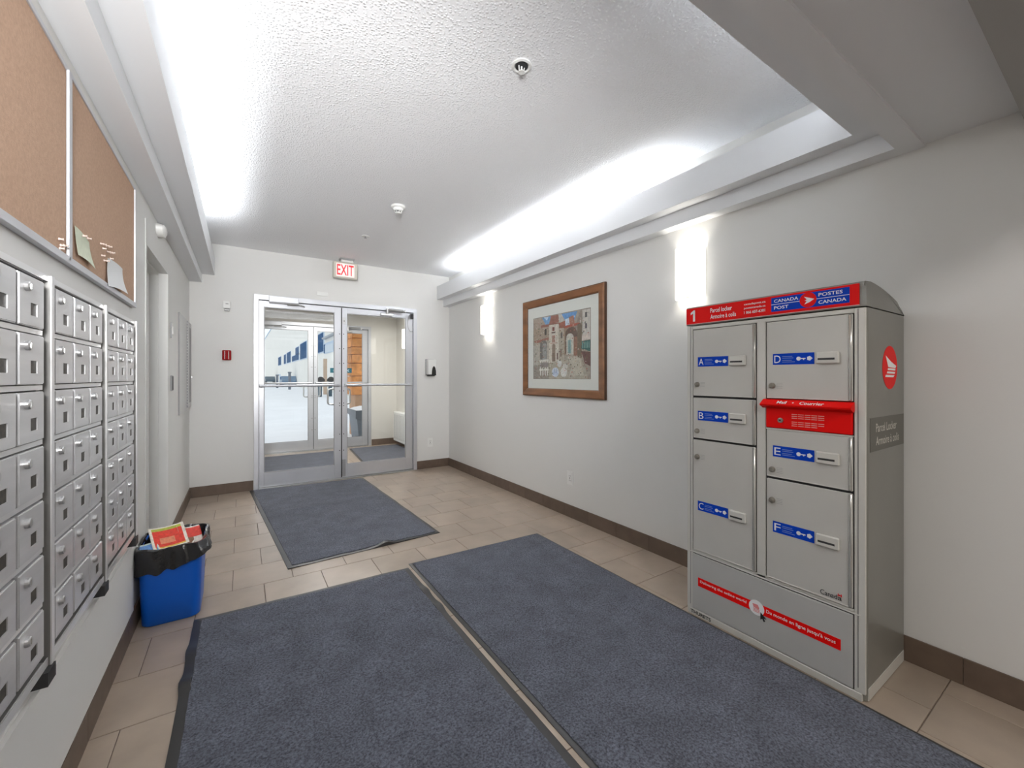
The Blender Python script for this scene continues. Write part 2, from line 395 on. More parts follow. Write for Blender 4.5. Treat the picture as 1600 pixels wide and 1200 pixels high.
# ------------------------------------------------------------------ doors
def double_door(name, y0, label):
    root = bpy.data.objects.new(name, None); COL.objects.link(root); root.location = (1.05, y0, 0)
    root['kind'] = 'structure'; root['label'] = label
    yf, yb = y0 - .012, y0 + .122
    part('door_frame', ALU, root, (.117, .160, yf, yb, 0, 2.168), (1.940, 1.987, yf, yb, 0, 2.168), (.160, 1.940, yf, yb, 2.115, 2.168))
    part('door_stop', ALUD, root, (.160, .172, y0 + .075, yb - .01, 0, 2.115), (1.928, 1.940, y0 + .075, yb - .01, 0, 2.115), (.172, 1.928, y0 + .075, yb - .01, 2.103, 2.115))
    part('threshold', STEEL, root, (.160, 1.940, y0 - .03, yb + .01, 0.0004, .010))
    for i, (a0, a1, g0, g1) in enumerate(((.164, 1.029, .213, .952), (1.037, 1.936, 1.096, 1.842))):
        ya, yb2 = y0 + .018, y0 + .062
        bm = bmesh.new()
        box(bm, a0, g0, ya, yb2, .014, 2.108, bev=.002); box(bm, g1, a1, ya, yb2, .014, 2.108, bev=.002)
        box(bm, g0, g1, ya, yb2, .014, .172, bev=.002); box(bm, g0, g1, ya, yb2, 2.040, 2.108, bev=.002)
        leaf = obj('door_leaf', bm, ALU, root)
        part('glass_pane', GLASS, leaf, (g0, g1, y0 + .038, y0 + .042, .172, 2.040))
        bm = bmesh.new()
        for (s0, s1, t0, t1) in ((g0, g0 + .007, .172, 2.04), (g1 - .007, g1, .172, 2.04), (g0 + .007, g1 - .007, .172, .179), (g0 + .007, g1 - .007, 2.033, 2.04)):
            box(bm, s0, s1, ya + .004, ya + .018, t0, t1)
        obj('glazing_bead', bm, ALUD, leaf)
        bm = bmesh.new(); b0, b1 = a0 - .012 if i == 0 else a0 + .01, a1 - .015
        tube(bm, [(b0 + .015, y0 - .035, 1.152), (b1 - .01, y0 - .035, 1.152)], .0145, 12)
        for q in (b0 + .03, b1 - .03): box(bm, q - .016, q + .016, y0 - .035, ya + .001, 1.136, 1.168, bev=.003)
        obj('push_bar', bm, ALU, leaf, smooth=True)
        # offset pull handle on the far side, grip shifted over the glass
        s = -1 if i == 0 else 1; mx = (g1 + a1) / 2 if i == 0 else (a0 + g0) / 2 - .01
        bm = bmesh.new(); gx = mx + s * .095
        tube(bm, smooth_path([(mx, yb2, 1.10), (mx + s * .03, yb2 + .05, 1.105), (gx - s * .02, yb2 + .065, 1.10), (gx, yb2 + .067, 1.08), (gx, yb2 + .067, 1.0), (gx, yb2 + .067, .935), (gx - s * .02, yb2 + .065, .915), (mx + s * .03, yb2 + .05, .912), (mx, yb2, .915)], 4), .011, 10)
        obj('pull_handle', bm, STEEL, leaf, smooth=True)
        bm = bmesh.new()
        for zz in (1.78, 1.60, 1.42, 1.08, .93, .90, .55, .35):
            cyl(bm, ((g1 + a1) / 2 + .02 if i == 0 else a0 + .02, ya - .001, zz), .006, .004, 'Y', 10)
        obj('screw_heads', bm, DARK, leaf)
    return root
d2 = double_door('door_2', YB, 'inner aluminium glass double doors')
d3 = double_door('door_3', YO, 'outer aluminium glass double doors')
y = YB
# meeting stile gasket, lock covers, closers and cable of the inner pair
part('gasket', DARK, d2, (1.0275, 1.0390, y + .015, y + .058, .02, 2.10))
part('lock_cover', ALUD, d2, (1.040, 1.078, y + .008, y + .018, .03, .235))
part('strike_plate', STEEL, d2, (1.040, 1.086, y + .010, y + .018, 1.905, 1.985))
part('strike_hole', DARK, d2, (1.058, 1.068, y + .0085, y + .0105, 1.935, 1.948))
part('gasket', DARK, d3, (1.0295, 1.0365, YO + .022, YO + .058, .02, 2.10))
for (rt, yy) in ((d2, YB), (d3, YO)):
    cl = part('door_closer', ALU, rt, (.259, .555, yy - .062, yy - .012, 2.092, 2.158), bev=.004)
    part('closer_shadow_plate', ALUD, cl, (.262, .552, yy - .055, yy - .012, 2.082, 2.092))
    bm = bmesh.new(); tube(bm, [(.44, yy - .045, 2.080), (.555, yy - .095, 2.076)], .011, 8); tube(bm, [(.555, yy - .095, 2.076), (.62, yy + .012, 2.074)], .008, 8)
    cyl(bm, (.47, yy - .04, 2.082), .016, .02, 'Z', 14); obj('closer_arm', bm, STEEL, cl, smooth=True)
    cl = part('door_closer', ALUD, rt, (1.575, 1.79, yy - .040, yy + .010, 2.100, 2.140), bev=.003)
    bm = bmesh.new(); tube(bm, [(1.585, yy - .05, 2.118), (1.80, yy - .085, 2.108)], .009, 8); box(bm, 1.50, 1.66, yy - .028, yy + .016, 2.045, 2.078, bev=.004)
    cyl(bm, (1.58, yy - .045, 2.105), .015, .07, 'Z', 14); cyl(bm, (1.80, yy - .085, 2.112), .012, .03, 'Z', 12)
    obj('closer_arm', bm, STEEL, cl, smooth=True)
bm = bmesh.new(); tube(bm, smooth_path([(1.885, y - .01, 2.085), (1.865, y - .02, 2.03), (1.853, y - .025, 1.97), (1.862, y - .025, 1.90), (1.89, y - .02, 1.862), (1.925, y - .015, 1.862)], 6), .0045, 8)
obj('cable', bm, ALUD, d2, smooth=True)
part('cable_box', DARK, d2, (1.895, 1.936, y - .016, y - .008, 2.03, 2.095))
# outer door stickers (teal band with pale mark)
part('sticker', TEAL, d3, (1.30, 1.43, YO + .035, YO + .0375, 1.325, 1.41), (1.53, 1.66, YO + .035, YO + .0375, 1.325, 1.41))
bm = bmesh.new(); U, V = (1, 0, 0), (0, 0, 1)
for cx in (1.365, 1.595): poly(bm, (cx, YO + .035, 1.367), U, V, [(.02, .025), (-.022, .0), (.02, -.025), (.02, -.012), (0, 0), (.02, .012)], .0004, .001)
obj('sticker_mark', bm, PALE, d3)

# recessed side door in the left wall
d1 = bpy.data.objects.new('door_1', None); COL.objects.link(d1); d1.location = (XL, 3.48, 0); d1['kind'] = 'structure'; d1['label'] = 'pale grey side door recessed in the left wall'
JG = mat('door_grey_paint', (.66, .66, .64, 1), .5)
part('door_frame', JG, d1, (XL - .10, XL + .004, 3.045, 3.074, 0, 2.135), (XL - .10, XL + .002, 3.892, 3.905, 0, 2.01), (XL - .10, XL + .002, 3.074, 3.892, 1.998, 2.015),
     (XL - .10, XL - .052, 3.074, 3.09, 0, 1.998), (XL - .10, XL - .052, 3.876, 3.892, 0, 1.998), (XL - .10, XL - .052, 3.09, 3.876, 1.982, 1.998))
dl = part('door_leaf', JG, d1, (XL - .145, XL - .10, 3.078, 3.888, .01, 1.994))
bm = bmesh.new(); lathe(bm, [(.0, 0), (.032, .001), (.032, .006), (.013, .012), (.011, .038), (.024, .046), (.028, .058), (.026, .072), (.0, .076)], (XL - .10, 3.19, 1.03), 'X', 22)
obj('door_knob', bm, STEEL, dl, smooth=True)

# ------------------------------------------------------------------ mailboxes
MCHAN = mat('shaded_channel_metal', (.22, .21, .20, 1), .5, .4)  # dark tone stands for the shaded band beside the flange
RAILM = mat('rail_metal', (.78, .78, .78, 1), .3, .4)
def mailbox_unit(yc, label):
    root = thing('mailbox_unit', (XL, yc + .227, .505), label, 'mailbox', 'aluminium mailbox units on the left wall')
    f0 = XL + .002
    part('back_panel', MDARK, root, (XL + .0005, XL + .010, yc - .004, yc + .512, .512, 1.500))
    ft = XL + .034
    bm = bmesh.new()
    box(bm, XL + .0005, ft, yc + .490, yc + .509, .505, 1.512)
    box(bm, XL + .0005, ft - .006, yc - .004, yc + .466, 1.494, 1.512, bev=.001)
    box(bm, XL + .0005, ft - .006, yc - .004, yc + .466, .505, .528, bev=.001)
    obj('frame', bm, mat('shaded_flange_metal', (.27, .265, .255, 1), .45, .5), root)  # shade on the flange side put into a darker metal
    part('lit_edge_strip', RAILM, root, (ft, ft + .003, yc + .490, yc + .509, .505, 1.512), (ft - .006, ft - .004, yc - .004, yc + .490, 1.497, 1.512), (ft - .006, ft - .004, yc - .004, yc + .490, .505, .526))  # paler strip paints the lit front of the flange
    part('side_channel', MCHAN, root, (XL + .0005, XL + .016, yc + .463, yc + .494, .528, 1.494))
    for k in range(8):
        z = 1.490 - k * .1365
        if 0 < k < 7: part('shelf_rail', RAILM, root, (XL + .010, XL + .028, yc, yc + .462, z + .001, z + .013))
    return root
door_me = {}
def mailbox_door(root, y0, z1, proto=[]):
    """door 0.141 wide, 0.125 high with a real card window opening and lock"""
    w_, h_ = .1395, .1185
    if not proto:
        bm = bmesh.new(); a, b = XL + .016, XL + .034
        wy0, wy1, wz0, wz1 = .060, .099, -.092, -.062
        for (p0, p1, q0, q1) in ((0, wy0, -h_, 0), (wy1, w_, -h_, 0), (wy0, wy1, wz1, 0), (wy0, wy1, -h_, wz0)): pass
        ys = [0, wy0, wy1, w_]; zs = [-h_, wz0, wz1, 0]; V_ = {}
        for i, yy in enumerate(ys):
            for j, zz in enumerate(zs):
                for s, xx in ((0, a), (1, b)): V_[i, j, s] = bm.verts.new((xx, yy, zz))
        for i in range(3):
            for j in range(3):
                if (i, j) == (1, 1): continue
                for s in (0, 1): bm.faces.new([V_[i, j, s], V_[i + 1, j, s], V_[i + 1, j + 1, s], V_[i, j + 1, s]])
        for i in range(3):
            for j in (0, 3): bm.faces.new([V_[i, j, 0], V_[i + 1, j, 0], V_[i + 1, j, 1], V_[i, j, 1]])
            for j in (0, 3): bm.faces.new([V_[j, i, 0], V_[j, i + 1, 0], V_[j, i + 1, 1], V_[j, i, 1]])
        for (p, q) in (((1, 1), (2, 1)), ((2, 1), (2, 2)), ((2, 2), (1, 2)), ((1, 2), (1, 1))):
            bm.faces.new([V_[p[0], p[1], 0], V_[q[0], q[1], 0], V_[q[0], q[1], 1], V_[p[0], p[1], 1]])
        bmesh.ops.recalc_face_normals(bm, faces=bm.faces)
        outer = [e for e in bm.edges if all(v.co.x > b - .0001 for v in e.verts) and (all(abs(v.co.y) < 1e-5 for v in e.verts) or all(abs(v.co.y - w_) < 1e-5 for v in e.verts) or all(abs(v.co.z) < 1e-5 for v in e.verts) or all(abs(v.co.z + h_) < 1e-5 for v in e.verts))]
        bmesh.ops.bevel(bm, geom=outer, offset=.0022, segments=2, affect='EDGES')
        m0 = bpy.data.meshes.new('mailbox_door'); bm.to_mesh(m0); bm.free(); m0.materials.append(MBOX)
        bm = bmesh.new(); box(bm, XL + .0285, XL + .032, .058, .101, -.094, -.060); m1 = bpy.data.meshes.new('card_window'); bm.to_mesh(m1); bm.free(); m1.materials.append(SLOT)
        bm = bmesh.new(); lathe(bm, [(.0115, XL + .033), (.0115, XL + .0405), (.0098, XL + .043), (.003, XL + .043)], (0, .034, -.028), 'X', 16); box(bm, XL + .0425, XL + .044, .033, .035, -.034, -.022)
        bmesh.ops.recalc_face_normals(bm, faces=bm.faces)
        m2 = bpy.data.meshes.new('lock'); bm.to_mesh(m2); bm.free(); m2.materials.append(STEEL); m2.materials.append(DARK)
        proto.extend([m0, m1, m2])
    off = Vector((0, y0, z1)) - wloc(root)
    o = bpy.data.objects.new('mailbox_door', proto[0]); COL.objects.link(o); o.parent = root; o.location = off
    for nm, me in (('card_window', proto[1]), ('lock', proto[2])):
        c = bpy.data.objects.new(nm, me); COL.objects.link(c); c.parent = o
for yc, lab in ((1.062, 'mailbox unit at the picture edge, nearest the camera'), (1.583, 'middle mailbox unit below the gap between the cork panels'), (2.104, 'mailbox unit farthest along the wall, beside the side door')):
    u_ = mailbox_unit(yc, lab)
    for c in range(3):
        for r in range(7): mailbox_door(u_, yc + .004 + c * .1535, 1.4875 - r * .1365)
bk = [('at the picture edge', 1.545), ('under the middle unit', 2.065), ('nearest the blue bin', 2.585)]
for lab, yy in bk:
    o = part('bracket', DARK, None, (XL + .0005, XL + .040, yy - .030, yy + .024, .468, .504)); tag(o, 'small black bracket under the mailboxes, ' + lab, 'bracket', 'brackets under the mailboxes')

# ------------------------------------------------------------------ cork notice board
nb = thing('notice_board', (XL, 1.78, 1.60), 'wide cork notice board in a silver frame above the mailboxes', 'notice board')
part('cork_panel', CORK, nb, (XL + .0005, XL + .010, .85, 1.765, 1.612, 2.166)); part('cork_panel', CORK, nb, (XL + .0005, XL + .010, 1.787, 2.700, 1.612, 2.166))
part('frame', ALU, nb, (XL + .0005, XL + .018, .84, 2.712, 1.590, 1.612), (XL + .0005, XL + .014, .84, 2.712, 2.166, 2.180), (XL + .0005, XL + .016, 2.700, 2.708, 1.612, 2.166), bev=.001)
part('mullion', ALU, nb, (XL + .0105, XL + .018, 1.762, 1.776, 1.600, 2.170), (XL + .0105, XL + .016, 1.780, 1.797, 1.600, 2.170), bev=.001)
def curled(name, m, y0, y1, z0, z1, lab, curl, tilt):
    bm = bmesh.new(); nx, nz = 8, 10; g = {}
    for s, t in ((0, 0), (1, .0006)):
        for i in range(nx + 1):
            for j in range(nz + 1):
                a, b = i / nx, j / nz
                lift = .0125 + curl * (1 - b) ** 2 * (.4 + .6 * a) + curl * .35 * max(0, .35 - a) * (b) + t
                g[s, i, j] = bm.verts.new((XL + lift, y0 + (y1 - y0) * a + tilt * (b - .5) * .02, z0 + (z1 - z0) * b + .006 * math.sin(a * 3.1) + tilt * .012 * a))
    for s in (0, 1):
        for i in range(nx):
            for j in range(nz): bm.faces.new([g[s, i, j], g[s, i + 1, j], g[s, i + 1, j + 1], g[s, i, j + 1]])
    for i in range(nx):
        for j in (0, nz): bm.faces.new([g[0, i, j], g[0, i + 1, j], g[1, i + 1, j], g[1, i, j]])
    for j in range(nz):
        for i in (0, nx): bm.faces.new([g[0, i, j], g[0, i, j + 1], g[1, i, j + 1], g[1, i, j]])
    o = obj(name, bm, m, None, smooth=True); tag(o, lab, 'note')
curled('paper_note', NOTEG, 1.835, 1.985, 1.636, 1.722, 'small pale green paper note pinned on the cork board', .012, -1)
curled('paper_note', NOTEW, 2.19, 2.44, 1.600, 1.712, 'larger white paper note hanging off the lower board edge', .022, 1)
pins = [(2.155, 1.752), (2.195, 1.757), (2.235, 1.764), (2.255, 1.745), (2.21, 1.738), (2.15, 1.735), (2.135, 1.705), (2.165, 1.693), (2.20, 1.700), (2.255, 1.722), (2.28, 1.752), (2.12, 1.745)]
for (yy, zz) in pins + [(1.70, 1.645), (1.712, 1.630), (1.706, 1.612 + .008), (1.735, 1.636)] + [(1.90, 1.712), (1.945, 1.716)]:
    bm = bmesh.new(); xo = XL + .010 + (.004 if 1.88 < yy < 1.96 else 0)
    lathe(bm, [(.0042, xo + .001), (.0042, xo + .003), (.0025, xo + .005), (.0025, xo + .008), (.0038, xo + .011), (.0034, xo + .012)], (0, yy, zz), 'X', 10)
    cyl(bm, (xo + .0005, yy, zz), .0008, .006, 'X', 6)
    o = obj('push_pin', bm, PINM, None, smooth=True)
    if yy < 1.76: tag(o, 'clear push pin on the cork left of the silver mullion', 'push pin', 'push pins beside the mullion')
    elif yy < 2.0: tag(o, 'clear push pin holding the top of the pale green note', 'push pin', 'push pins in the green note')
    else: tag(o, 'clear push pin in the ring of pins above the white note', 'push pin', 'ring of push pins')

# ------------------------------------------------------------------ wall devices, left wall
bm = bmesh.new(); lathe(bm, [(.075, 0), (.075, .012), (.068, .034), (.04, .045), (.0, .047)], (XL + .0005, 3.45, 2.150), 'X', 30)
for v in bm.verts: v.co.z = 2.150 + (v.co.z - 2.150) * .55 + .036
o = obj('motion_sensor', bm, PLAST, None, smooth=True); tag(o, 'small white oval sensor on left wall just under the soffit', 'sensor')
sw = thing('light_switch', (XL, 4.05, 1.62), 'white light switch plate on left wall beyond the side door', 'switch')
part('plate', PLAST, sw, (XL + .0005, XL + .007, 4.02, 4.10, 1.545, 1.665), bev=.002); part('rocker', PLAST, sw, (XL + .007, XL + .014, 4.045, 4.075, 1.575, 1.635), bev=.002)
part('bezel', GREYP, sw, (XL + .0005, XL + .010, 4.014, 4.020, 1.545, 1.665))
cs = thing('card_reader', (XL, 4.05, 1.2), 'slim dark card reader on left wall below the light switch', 'card reader')
part('body', GREYP, cs, (XL + .0005, XL + .012, 4.02, 4.085, 1.145, 1.262), bev=.002); part('reader_face', DARK, cs, (XL + .012, XL + .0135, 4.026, 4.079, 1.152, 1.256))
ep = thing('electrical_panel', (XL, 4.9, .92), 'pale grey electrical panel cover in the far left corner', 'panel')
part('cover', LOUV, ep, (XL + .0005, XL + .012, 4.477, 5.02, .925, 1.800), bev=.002); part('side_lip', GREYP, ep, (XL + .0005, XL + .013, 4.468, 4.477, .925, 1.800))
part('hinged_door', LOUV, ep, (XL + .0005, XL + .020, 5.050, 5.34, 0.955, 1.790), bev=.002); part('recess', GREYP, ep, (XL + .020, XL + .0215, 5.14, 5.31, 1.00, 1.74))
bm = bmesh.new()
for k in range(30): cyl(bm, (XL + .013, 5.035, .97 + k * .028), .006, .018, 'Z', 8)
obj('hinge', bm, ALUD, ep)
part('latch', STEEL, ep, (XL + .020, XL + .032, 5.30, 5.33, 1.24, 1.262), bev=.002)
# back wall, left of the doors
th = thing('thermostat', (-.128, YB, 1.96), 'small white thermostat high on the back wall left of the doors', 'thermostat')
part('housing', PLAST, th, (-.162, -.096, YB - .032, YB - .0005, 1.985, 2.062), bev=.004); part('display', GREYP, th, (-.140, -.115, YB - .0335, YB - .032, 2.028, 2.037))
part('lower_vent', GREYP, th, (-.150, -.104, YB - .026, YB - .0005, 1.958, 1.984), bev=.002); part('vent_lip', PLAST, th, (-.146, -.108, YB - .029, YB - .026, 1.962, 1.972))
fa = thing('fire_alarm_pull', (-.13, YB, 1.43), 'red fire alarm pull box on back wall left of the doors', 'fire alarm')
part('housing', FIRE, fa, (-.170, -.090, YB - .040, YB - .0005, 1.432, 1.538), bev=.006)
part('pull_lever', FIRE, fa, (-.142, -.118, YB - .050, YB - .040, 1.440, 1.530), bev=.003)
part('side_stripe', PLAST, fa, (-.149, -.145, YB - .0415, YB - .040, 1.442, 1.528), (-.114, -.110, YB - .0415, YB - .040, 1.442, 1.528))
o = part('blank_plate', PLAST, None, (.752, .872, YB - .006, YB - .0005, 2.224, 2.268), bev=.001); tag(o, 'small white blank plate on the wall above the glass doors', 'plate')
# exit sign under the ceiling in front of the back wall
ex = thing('exit_sign', (1.04, 5.22, 2.42), 'lit white exit sign with red letters hanging above the doors', 'sign')
ye = 5.19
part('housing', mat('exit_housing', (.58, .56, .49, 1), .5), ex, (.898, 1.175, ye, ye + .055, 2.420, 2.612), bev=.010)
part('canopy', PLAST, ex, (.985, 1.125, ye - .005, ye + .07, 2.612, 2.640), bev=.006); part('canopy_gasket', GREYP, ex, (.975, 1.135, ye - .012, ye + .08, 2.640, ZC - .0005), bev=.004)
part('face', EXITP, ex, (.932, 1.135, ye - .0012, ye, 2.440, 2.594))
text('lettering', 'EXIT', EXITL, ex, (.932, ye, 2.44), (1, 0, 0), (0, 0, 1), .008, .015, .187, .125, n=.0025, bold=.012)
# soap dispenser, outlets
sd = thing('sanitizer_dispenser', (2.17, YB, 1.26), 'white hand sanitizer dispenser with black window right of the doors', 'dispenser')
part('body', PLAST, sd, (2.115, 2.232, YB - .095, YB - .0005, 1.285, 1.490), bev=.010); part('back_plate', GREYP, sd, (2.108, 2.240, YB - .02, YB - .0005, 1.272, 1.495), bev=.003)
bm = bmesh.new(); poly(bm, (2.195, YB - .095, 1.285), (1, 0, 0), (0, 0, 1), [(-.031, -.012), (.031, -.012), (.029, .05), (.020, .09), (.008, .112), (-.008, .112), (-.020, .09), (-.029, .05)], -.002, .004)
obj('level_window', bm, mat('smoked_window', (.02, .02, .02, 1), .25), sd)
part('push_tray', DARK, sd, (2.125, 2.215, YB - .085, YB - .02, 1.262, 1.285), bev=.003)
def outlet(name, P0, u, label):
    u = Vector(u); v = Vector((0, 0, 1)); root = thing(name, P0, label, 'outlet')
    bm = bmesh.new(); decal(bm, P0, u, v, -.038, .038, -.060, .060, .0004, .006); obj('plate', bm, PLAST, root)
    bm = bmesh.new(); decal(bm, P0, u, v, -.018, .018, -.036, .036, .006, .009); obj('receptacle', bm, PLAST, root)
    bm = bmesh.new()
    for zc in (.020, -.020):
        for a in (-.008, .008): decal(bm, P0, u, v, a - .0016, a + .0016, zc - .006, zc + .006, .009, .0094)
    decal(bm, P0, u, v, -.005, .005, -.004, .004, .009, .0096)
    obj('slot', bm, DARK, root)
outlet('wall_outlet', (2.178, YB, .352), (1, 0, 0), 'white wall outlet on back wall right of the glass doors')
outlet('wall_outlet', (XR, 2.808, .350), (0, -1, 0), 'white wall outlet on right wall below the framed picture')

# ------------------------------------------------------------------ framed picture
pc = thing('framed_picture', (XR, 2.94, 1.07), 'wood-framed watercolour of a village street on the right wall', 'picture')
y0, y1, z0, z1 = 2.372, 3.515, 1.068, 2.012; fw = .070
def frame_ring(a0, a1, b0, b1, w0, x0, x1, name, m):
    """mitred ring in the YZ plane"""
    bm = bmesh.new(); o_ = [(a0, b0), (a1, b0), (a1, b1), (a0, b1)]; i_ = [(a0 + w0, b0 + w0), (a1 - w0, b0 + w0), (a1 - w0, b1 - w0), (a0 + w0, b1 - w0)]
    prof = [(x0, 0), (x1 + .008, 0), (x1, .15), (x1 + .004, .5), (x1 + .008, .85), (x1 + .014, 1), (x0, 1)]
    rings = []
    for (xx, t) in prof: rings.append([bm.verts.new((xx, o_[k][0] + (i_[k][0] - o_[k][0]) * t, o_[k][1] + (i_[k][1] - o_[k][1]) * t)) for k in range(4)])
    for r in range(len(rings)):
        q = rings[(r + 1) % len(rings)]
        for k in range(4): bm.faces.new([rings[r][k], rings[r][(k + 1) % 4], q[(k + 1) % 4], q[k]])
    return obj(name, bm, m, pc)
frame_ring(y0, y1, z0, z1, fw, XR - .0005, XR - .034, 'frame', WOOD)
frame_ring(y0 - .004, y1 + .004, z0 - .004, z1 + .004, .010, XR - .0003, XR - .026, 'outer_bead', WOODD)
frame_ring(y0 + fw - .004, y1 - fw + .004, z0 + fw - .004, z1 - fw + .004, .007, XR - .0003, XR - .020, 'inner_bead', WOODD)
part('mount', PAPER, pc, (XR - .010, XR - .006, y0 + fw, y1 - fw, z0 + fw, z1 - fw))
part('glass_pane', PGLASS, pc, (XR - .0185, XR - .0170, y0 + fw, y1 - fw, z0 + fw, z1 - fw))
AY0, AY1, AZ0, AZ1 = 3.350, 2.545, 1.235, 1.832
def art():
    bm = bmesh.new(); lay_ = bm.loops.layers.float_color.new('Col'); n = [0]
    def P(pts, c, lvl):
        c = srgb(*c); x = XR - .0102 - lvl * .00012 - n[0] * .0000045; n[0] += 1
        f = bm.faces.new([bm.verts.new((x, AY0 + (AY1 - AY0) * a, AZ0 + (AZ1 - AZ0) * b)) for a, b in pts])
        for l in f.loops: l[lay_] = c
    def Rr(a0, a1, b0, b1, c, lvl=1): P([(a0, b0), (a1, b0), (a1, b1), (a0, b1)], c, lvl)
    def arch(a0, a1, b0, b1, c, lvl=2): P([(a0, b0), (a1, b0)] + [((a0 + a1) / 2 + (a1 - a0) / 2 * math.cos(t * math.pi / 8), b1 - (a1 - a0) * .35 + (a1 - a0) * .5 * math.sin(t * math.pi / 8)) for t in range(9)], c, lvl)
    Rr(0, 1, 0, 1, (168, 156, 142), 0)
    Rr(0, .22, .62, .98, (176, 156, 138)); P([(.17, .99), (.36, .99), (.30, .87), (.24, .87)], (120, 165, 212), 1); P([(.20, .99), (.30, .99), (.27, .93)], (190, 214, 236), 2)
    P([(.50, .99), (.80, .99), (.72, .78), (.60, .72), (.54, .84)], (104, 152, 206), 1); P([(.60, .9), (.76, .93), (.70, .80), (.60, .78)], (206, 218, 232), 2)
    P([(.48, 1), (.53, 1), (.60, .88), (.58, .80), (.50, .84)], (196, 190, 182), 2)
    P([(.31, .86), (.49, .88), (.48, .99), (.34, .99)], (158, 104, 88), 2); Rr(.15, .50, .83, .87, (150, 98, 82), 3); Rr(.16, .30, .66, .83, (178, 160, 142), 2)
    Rr(.22, .26, .70, .80, (92, 84, 78), 3)
    Rr(.31, .485, .22, .85, (212, 203, 190), 4); Rr(.37, .41, .75, .81, (132, 74, 68), 5); Rr(.355, .425, .715, .735, (110, 84, 76), 5); Rr(.365, .42, .57, .68, (170, 128, 116), 5)
    Rr(.33, .46, .55, .565, (190, 160, 146), 5); Rr(.365, .425, .27, .50, (134, 112, 98), 5); arch(.365, .425, .40, .54, (150, 128, 112), 5); Rr(.45, .475, .3, .40, (120, 100, 92), 5)
    P([(.0, .62), (.30, .66), (.30, .62), (.06, .585)], (166, 112, 98), 3); Rr(.04, .31, .24, .60, (190, 180, 166), 2); arch(.13, .27, .28, .60, (128, 122, 118), 4); arch(.18, .26, .30, .56, (160, 158, 156), 5); Rr(.0, .10, .20, .55, (186, 178, 168), 3)
    P([(.49, .78), (.60, .77), (.60, .88), (.50, .86)], (164, 100, 82), 4); Rr(.49, .58, .28, .78, (184, 172, 156), 3); Rr(.52, .55, .62, .72, (110, 100, 96), 4); Rr(.51, .54, .34, .46, (140, 122, 108), 4)
    P([(.58, .80), (.84, .82), (.84, .785), (.58, .765)], (176, 92, 72), 5); Rr(.58, .84, .36, .78, (160, 136, 116), 3); arch(.60, .80, .38, .74, (112, 88, 76), 4); arch(.62, .74, .36, .66, (206, 202, 190), 5); Rr(.645, .70, .38, .58, (150, 178, 176), 6); Rr(.665, .672, .38, .58, (90, 110, 110), 7)
    Rr(.74, .80, .34, .62, (150, 108, 88), 5); P([(.66, .92), (.74, .94), (.76, .80), (.68, .78)], (170, 120, 100), 3)
    P([(.76, .76), (.84, .98), (1, 1), (1, .55), (.86, .55)], (150, 136, 124), 4); Rr(.88, 1, .62, .99, (202, 194, 186), 5); Rr(.92, .95, .88, .95, (80, 76, 76), 6); Rr(.92, .95, .72, .79, (92, 84, 90), 6); Rr(.80, .87, .30, .80, (122, 106, 88), 5)
    P([(.87, .62), (1, .66), (1, .56), (.87, .55)], (216, 200, 190), 6); P([(.87, .54), (1, .55), (1, .39), (.86, .43)], (58, 104, 100), 6)
    for k in range(5): Rr(.88 + k * .024, .888 + k * .024, .44, .53, (150, 188, 180), 7)
    P([(.86, .40), (1, .38), (1, .18), (.92, .22)], (112, 78, 72), 5)
    P([(.30, .24), (.60, .30), (.66, .36), (.84, .34), (.92, .16), (.96, 0), (.30, 0)], (182, 172, 156), 4); P([(.62, .33), (.84, .31), (.90, .05), (.66, .05), (.72, .2)], (196, 188, 172), 5)
    Rr(.0, .30, .0, .22, (160, 150, 140), 5)
    for k in range(4): Rr(.135 + k * .045, .155 + k * .045, .05, .30, (226, 222, 214), 6)
    Rr(.12, .30, .13, .16, (228, 224, 216), 7); Rr(.12, .30, .28, .31, (222, 218, 210), 7); Rr(.14, .29, .185, .26, (150, 140, 136), 6)
    for (cx, cy, rx, ry, c) in ((.425, .10, .065, .075, (206, 214, 226)), (.50, .235, .042, .055, (214, 212, 208)), (.575, .10, .055, .075, (222, 220, 214)), (.60, .19, .045, .04, (208, 204, 196))):
        P([(cx + rx * math.cos(t * math.pi / 7), cy + ry * math.sin(t * math.pi / 7)) for t in range(14)], c, 7)
    for t in range(7): Rr(.385 + t * .012, .391 + t * .012, .06 + .03 * (t % 2), .10 + .03 * (t % 3), (130, 152, 196), 8)
    rnd = random.Random(3)
    pal = [(140, 86, 78), (170, 110, 96), (120, 112, 84), (196, 178, 150), (96, 84, 78), (206, 196, 184), (150, 128, 110), (110, 120, 96)]
    for k in range(420):
        a, b = rnd.random() * .96, rnd.random() * .95
        if b > .84 and (.16 < a < .36 or .5 < a < .8): continue
        s, t = .006 + rnd.random() * .018, .006 + rnd.random() * .022
        if .56 < a < .74 and b < .16: c = rnd.choice([(150, 60, 56), (190, 96, 88), (110, 56, 50), (206, 180, 170)])
        else: c = rnd.choice(pal)
        if .32 < a < .48 and b > .25 and rnd.random() < .75: continue
        P([(a, b), (a + s, b + .3 * t), (a + s * .8, b + t), (a + .1 * s, b + .8 * t)], c, 9)
    me = bpy.data.meshes.new('watercolour')
    off = wloc(pc)
    for v in bm.verts: v.co -= off
    bm.to_mesh(me); bm.free(); me.materials.append(ART)
    o = bpy.data.objects.new('watercolour', me); COL.objects.link(o); o.parent = pc
art()
part('mount_bevel', WOODD, pc, (XR - .0112, XR - .010, AY1 - .003, AY0 + .003, AZ1, AZ1 + .002), (XR - .0112, XR - .010, AY1 - .003, AY0 + .003, AZ0 - .002, AZ0), (XR - .0112, XR - .010, AY1 - .003, AY1, AZ0, AZ1), (XR - .0112, XR - .010, AY0, AY0 + .003, AZ0, AZ1))

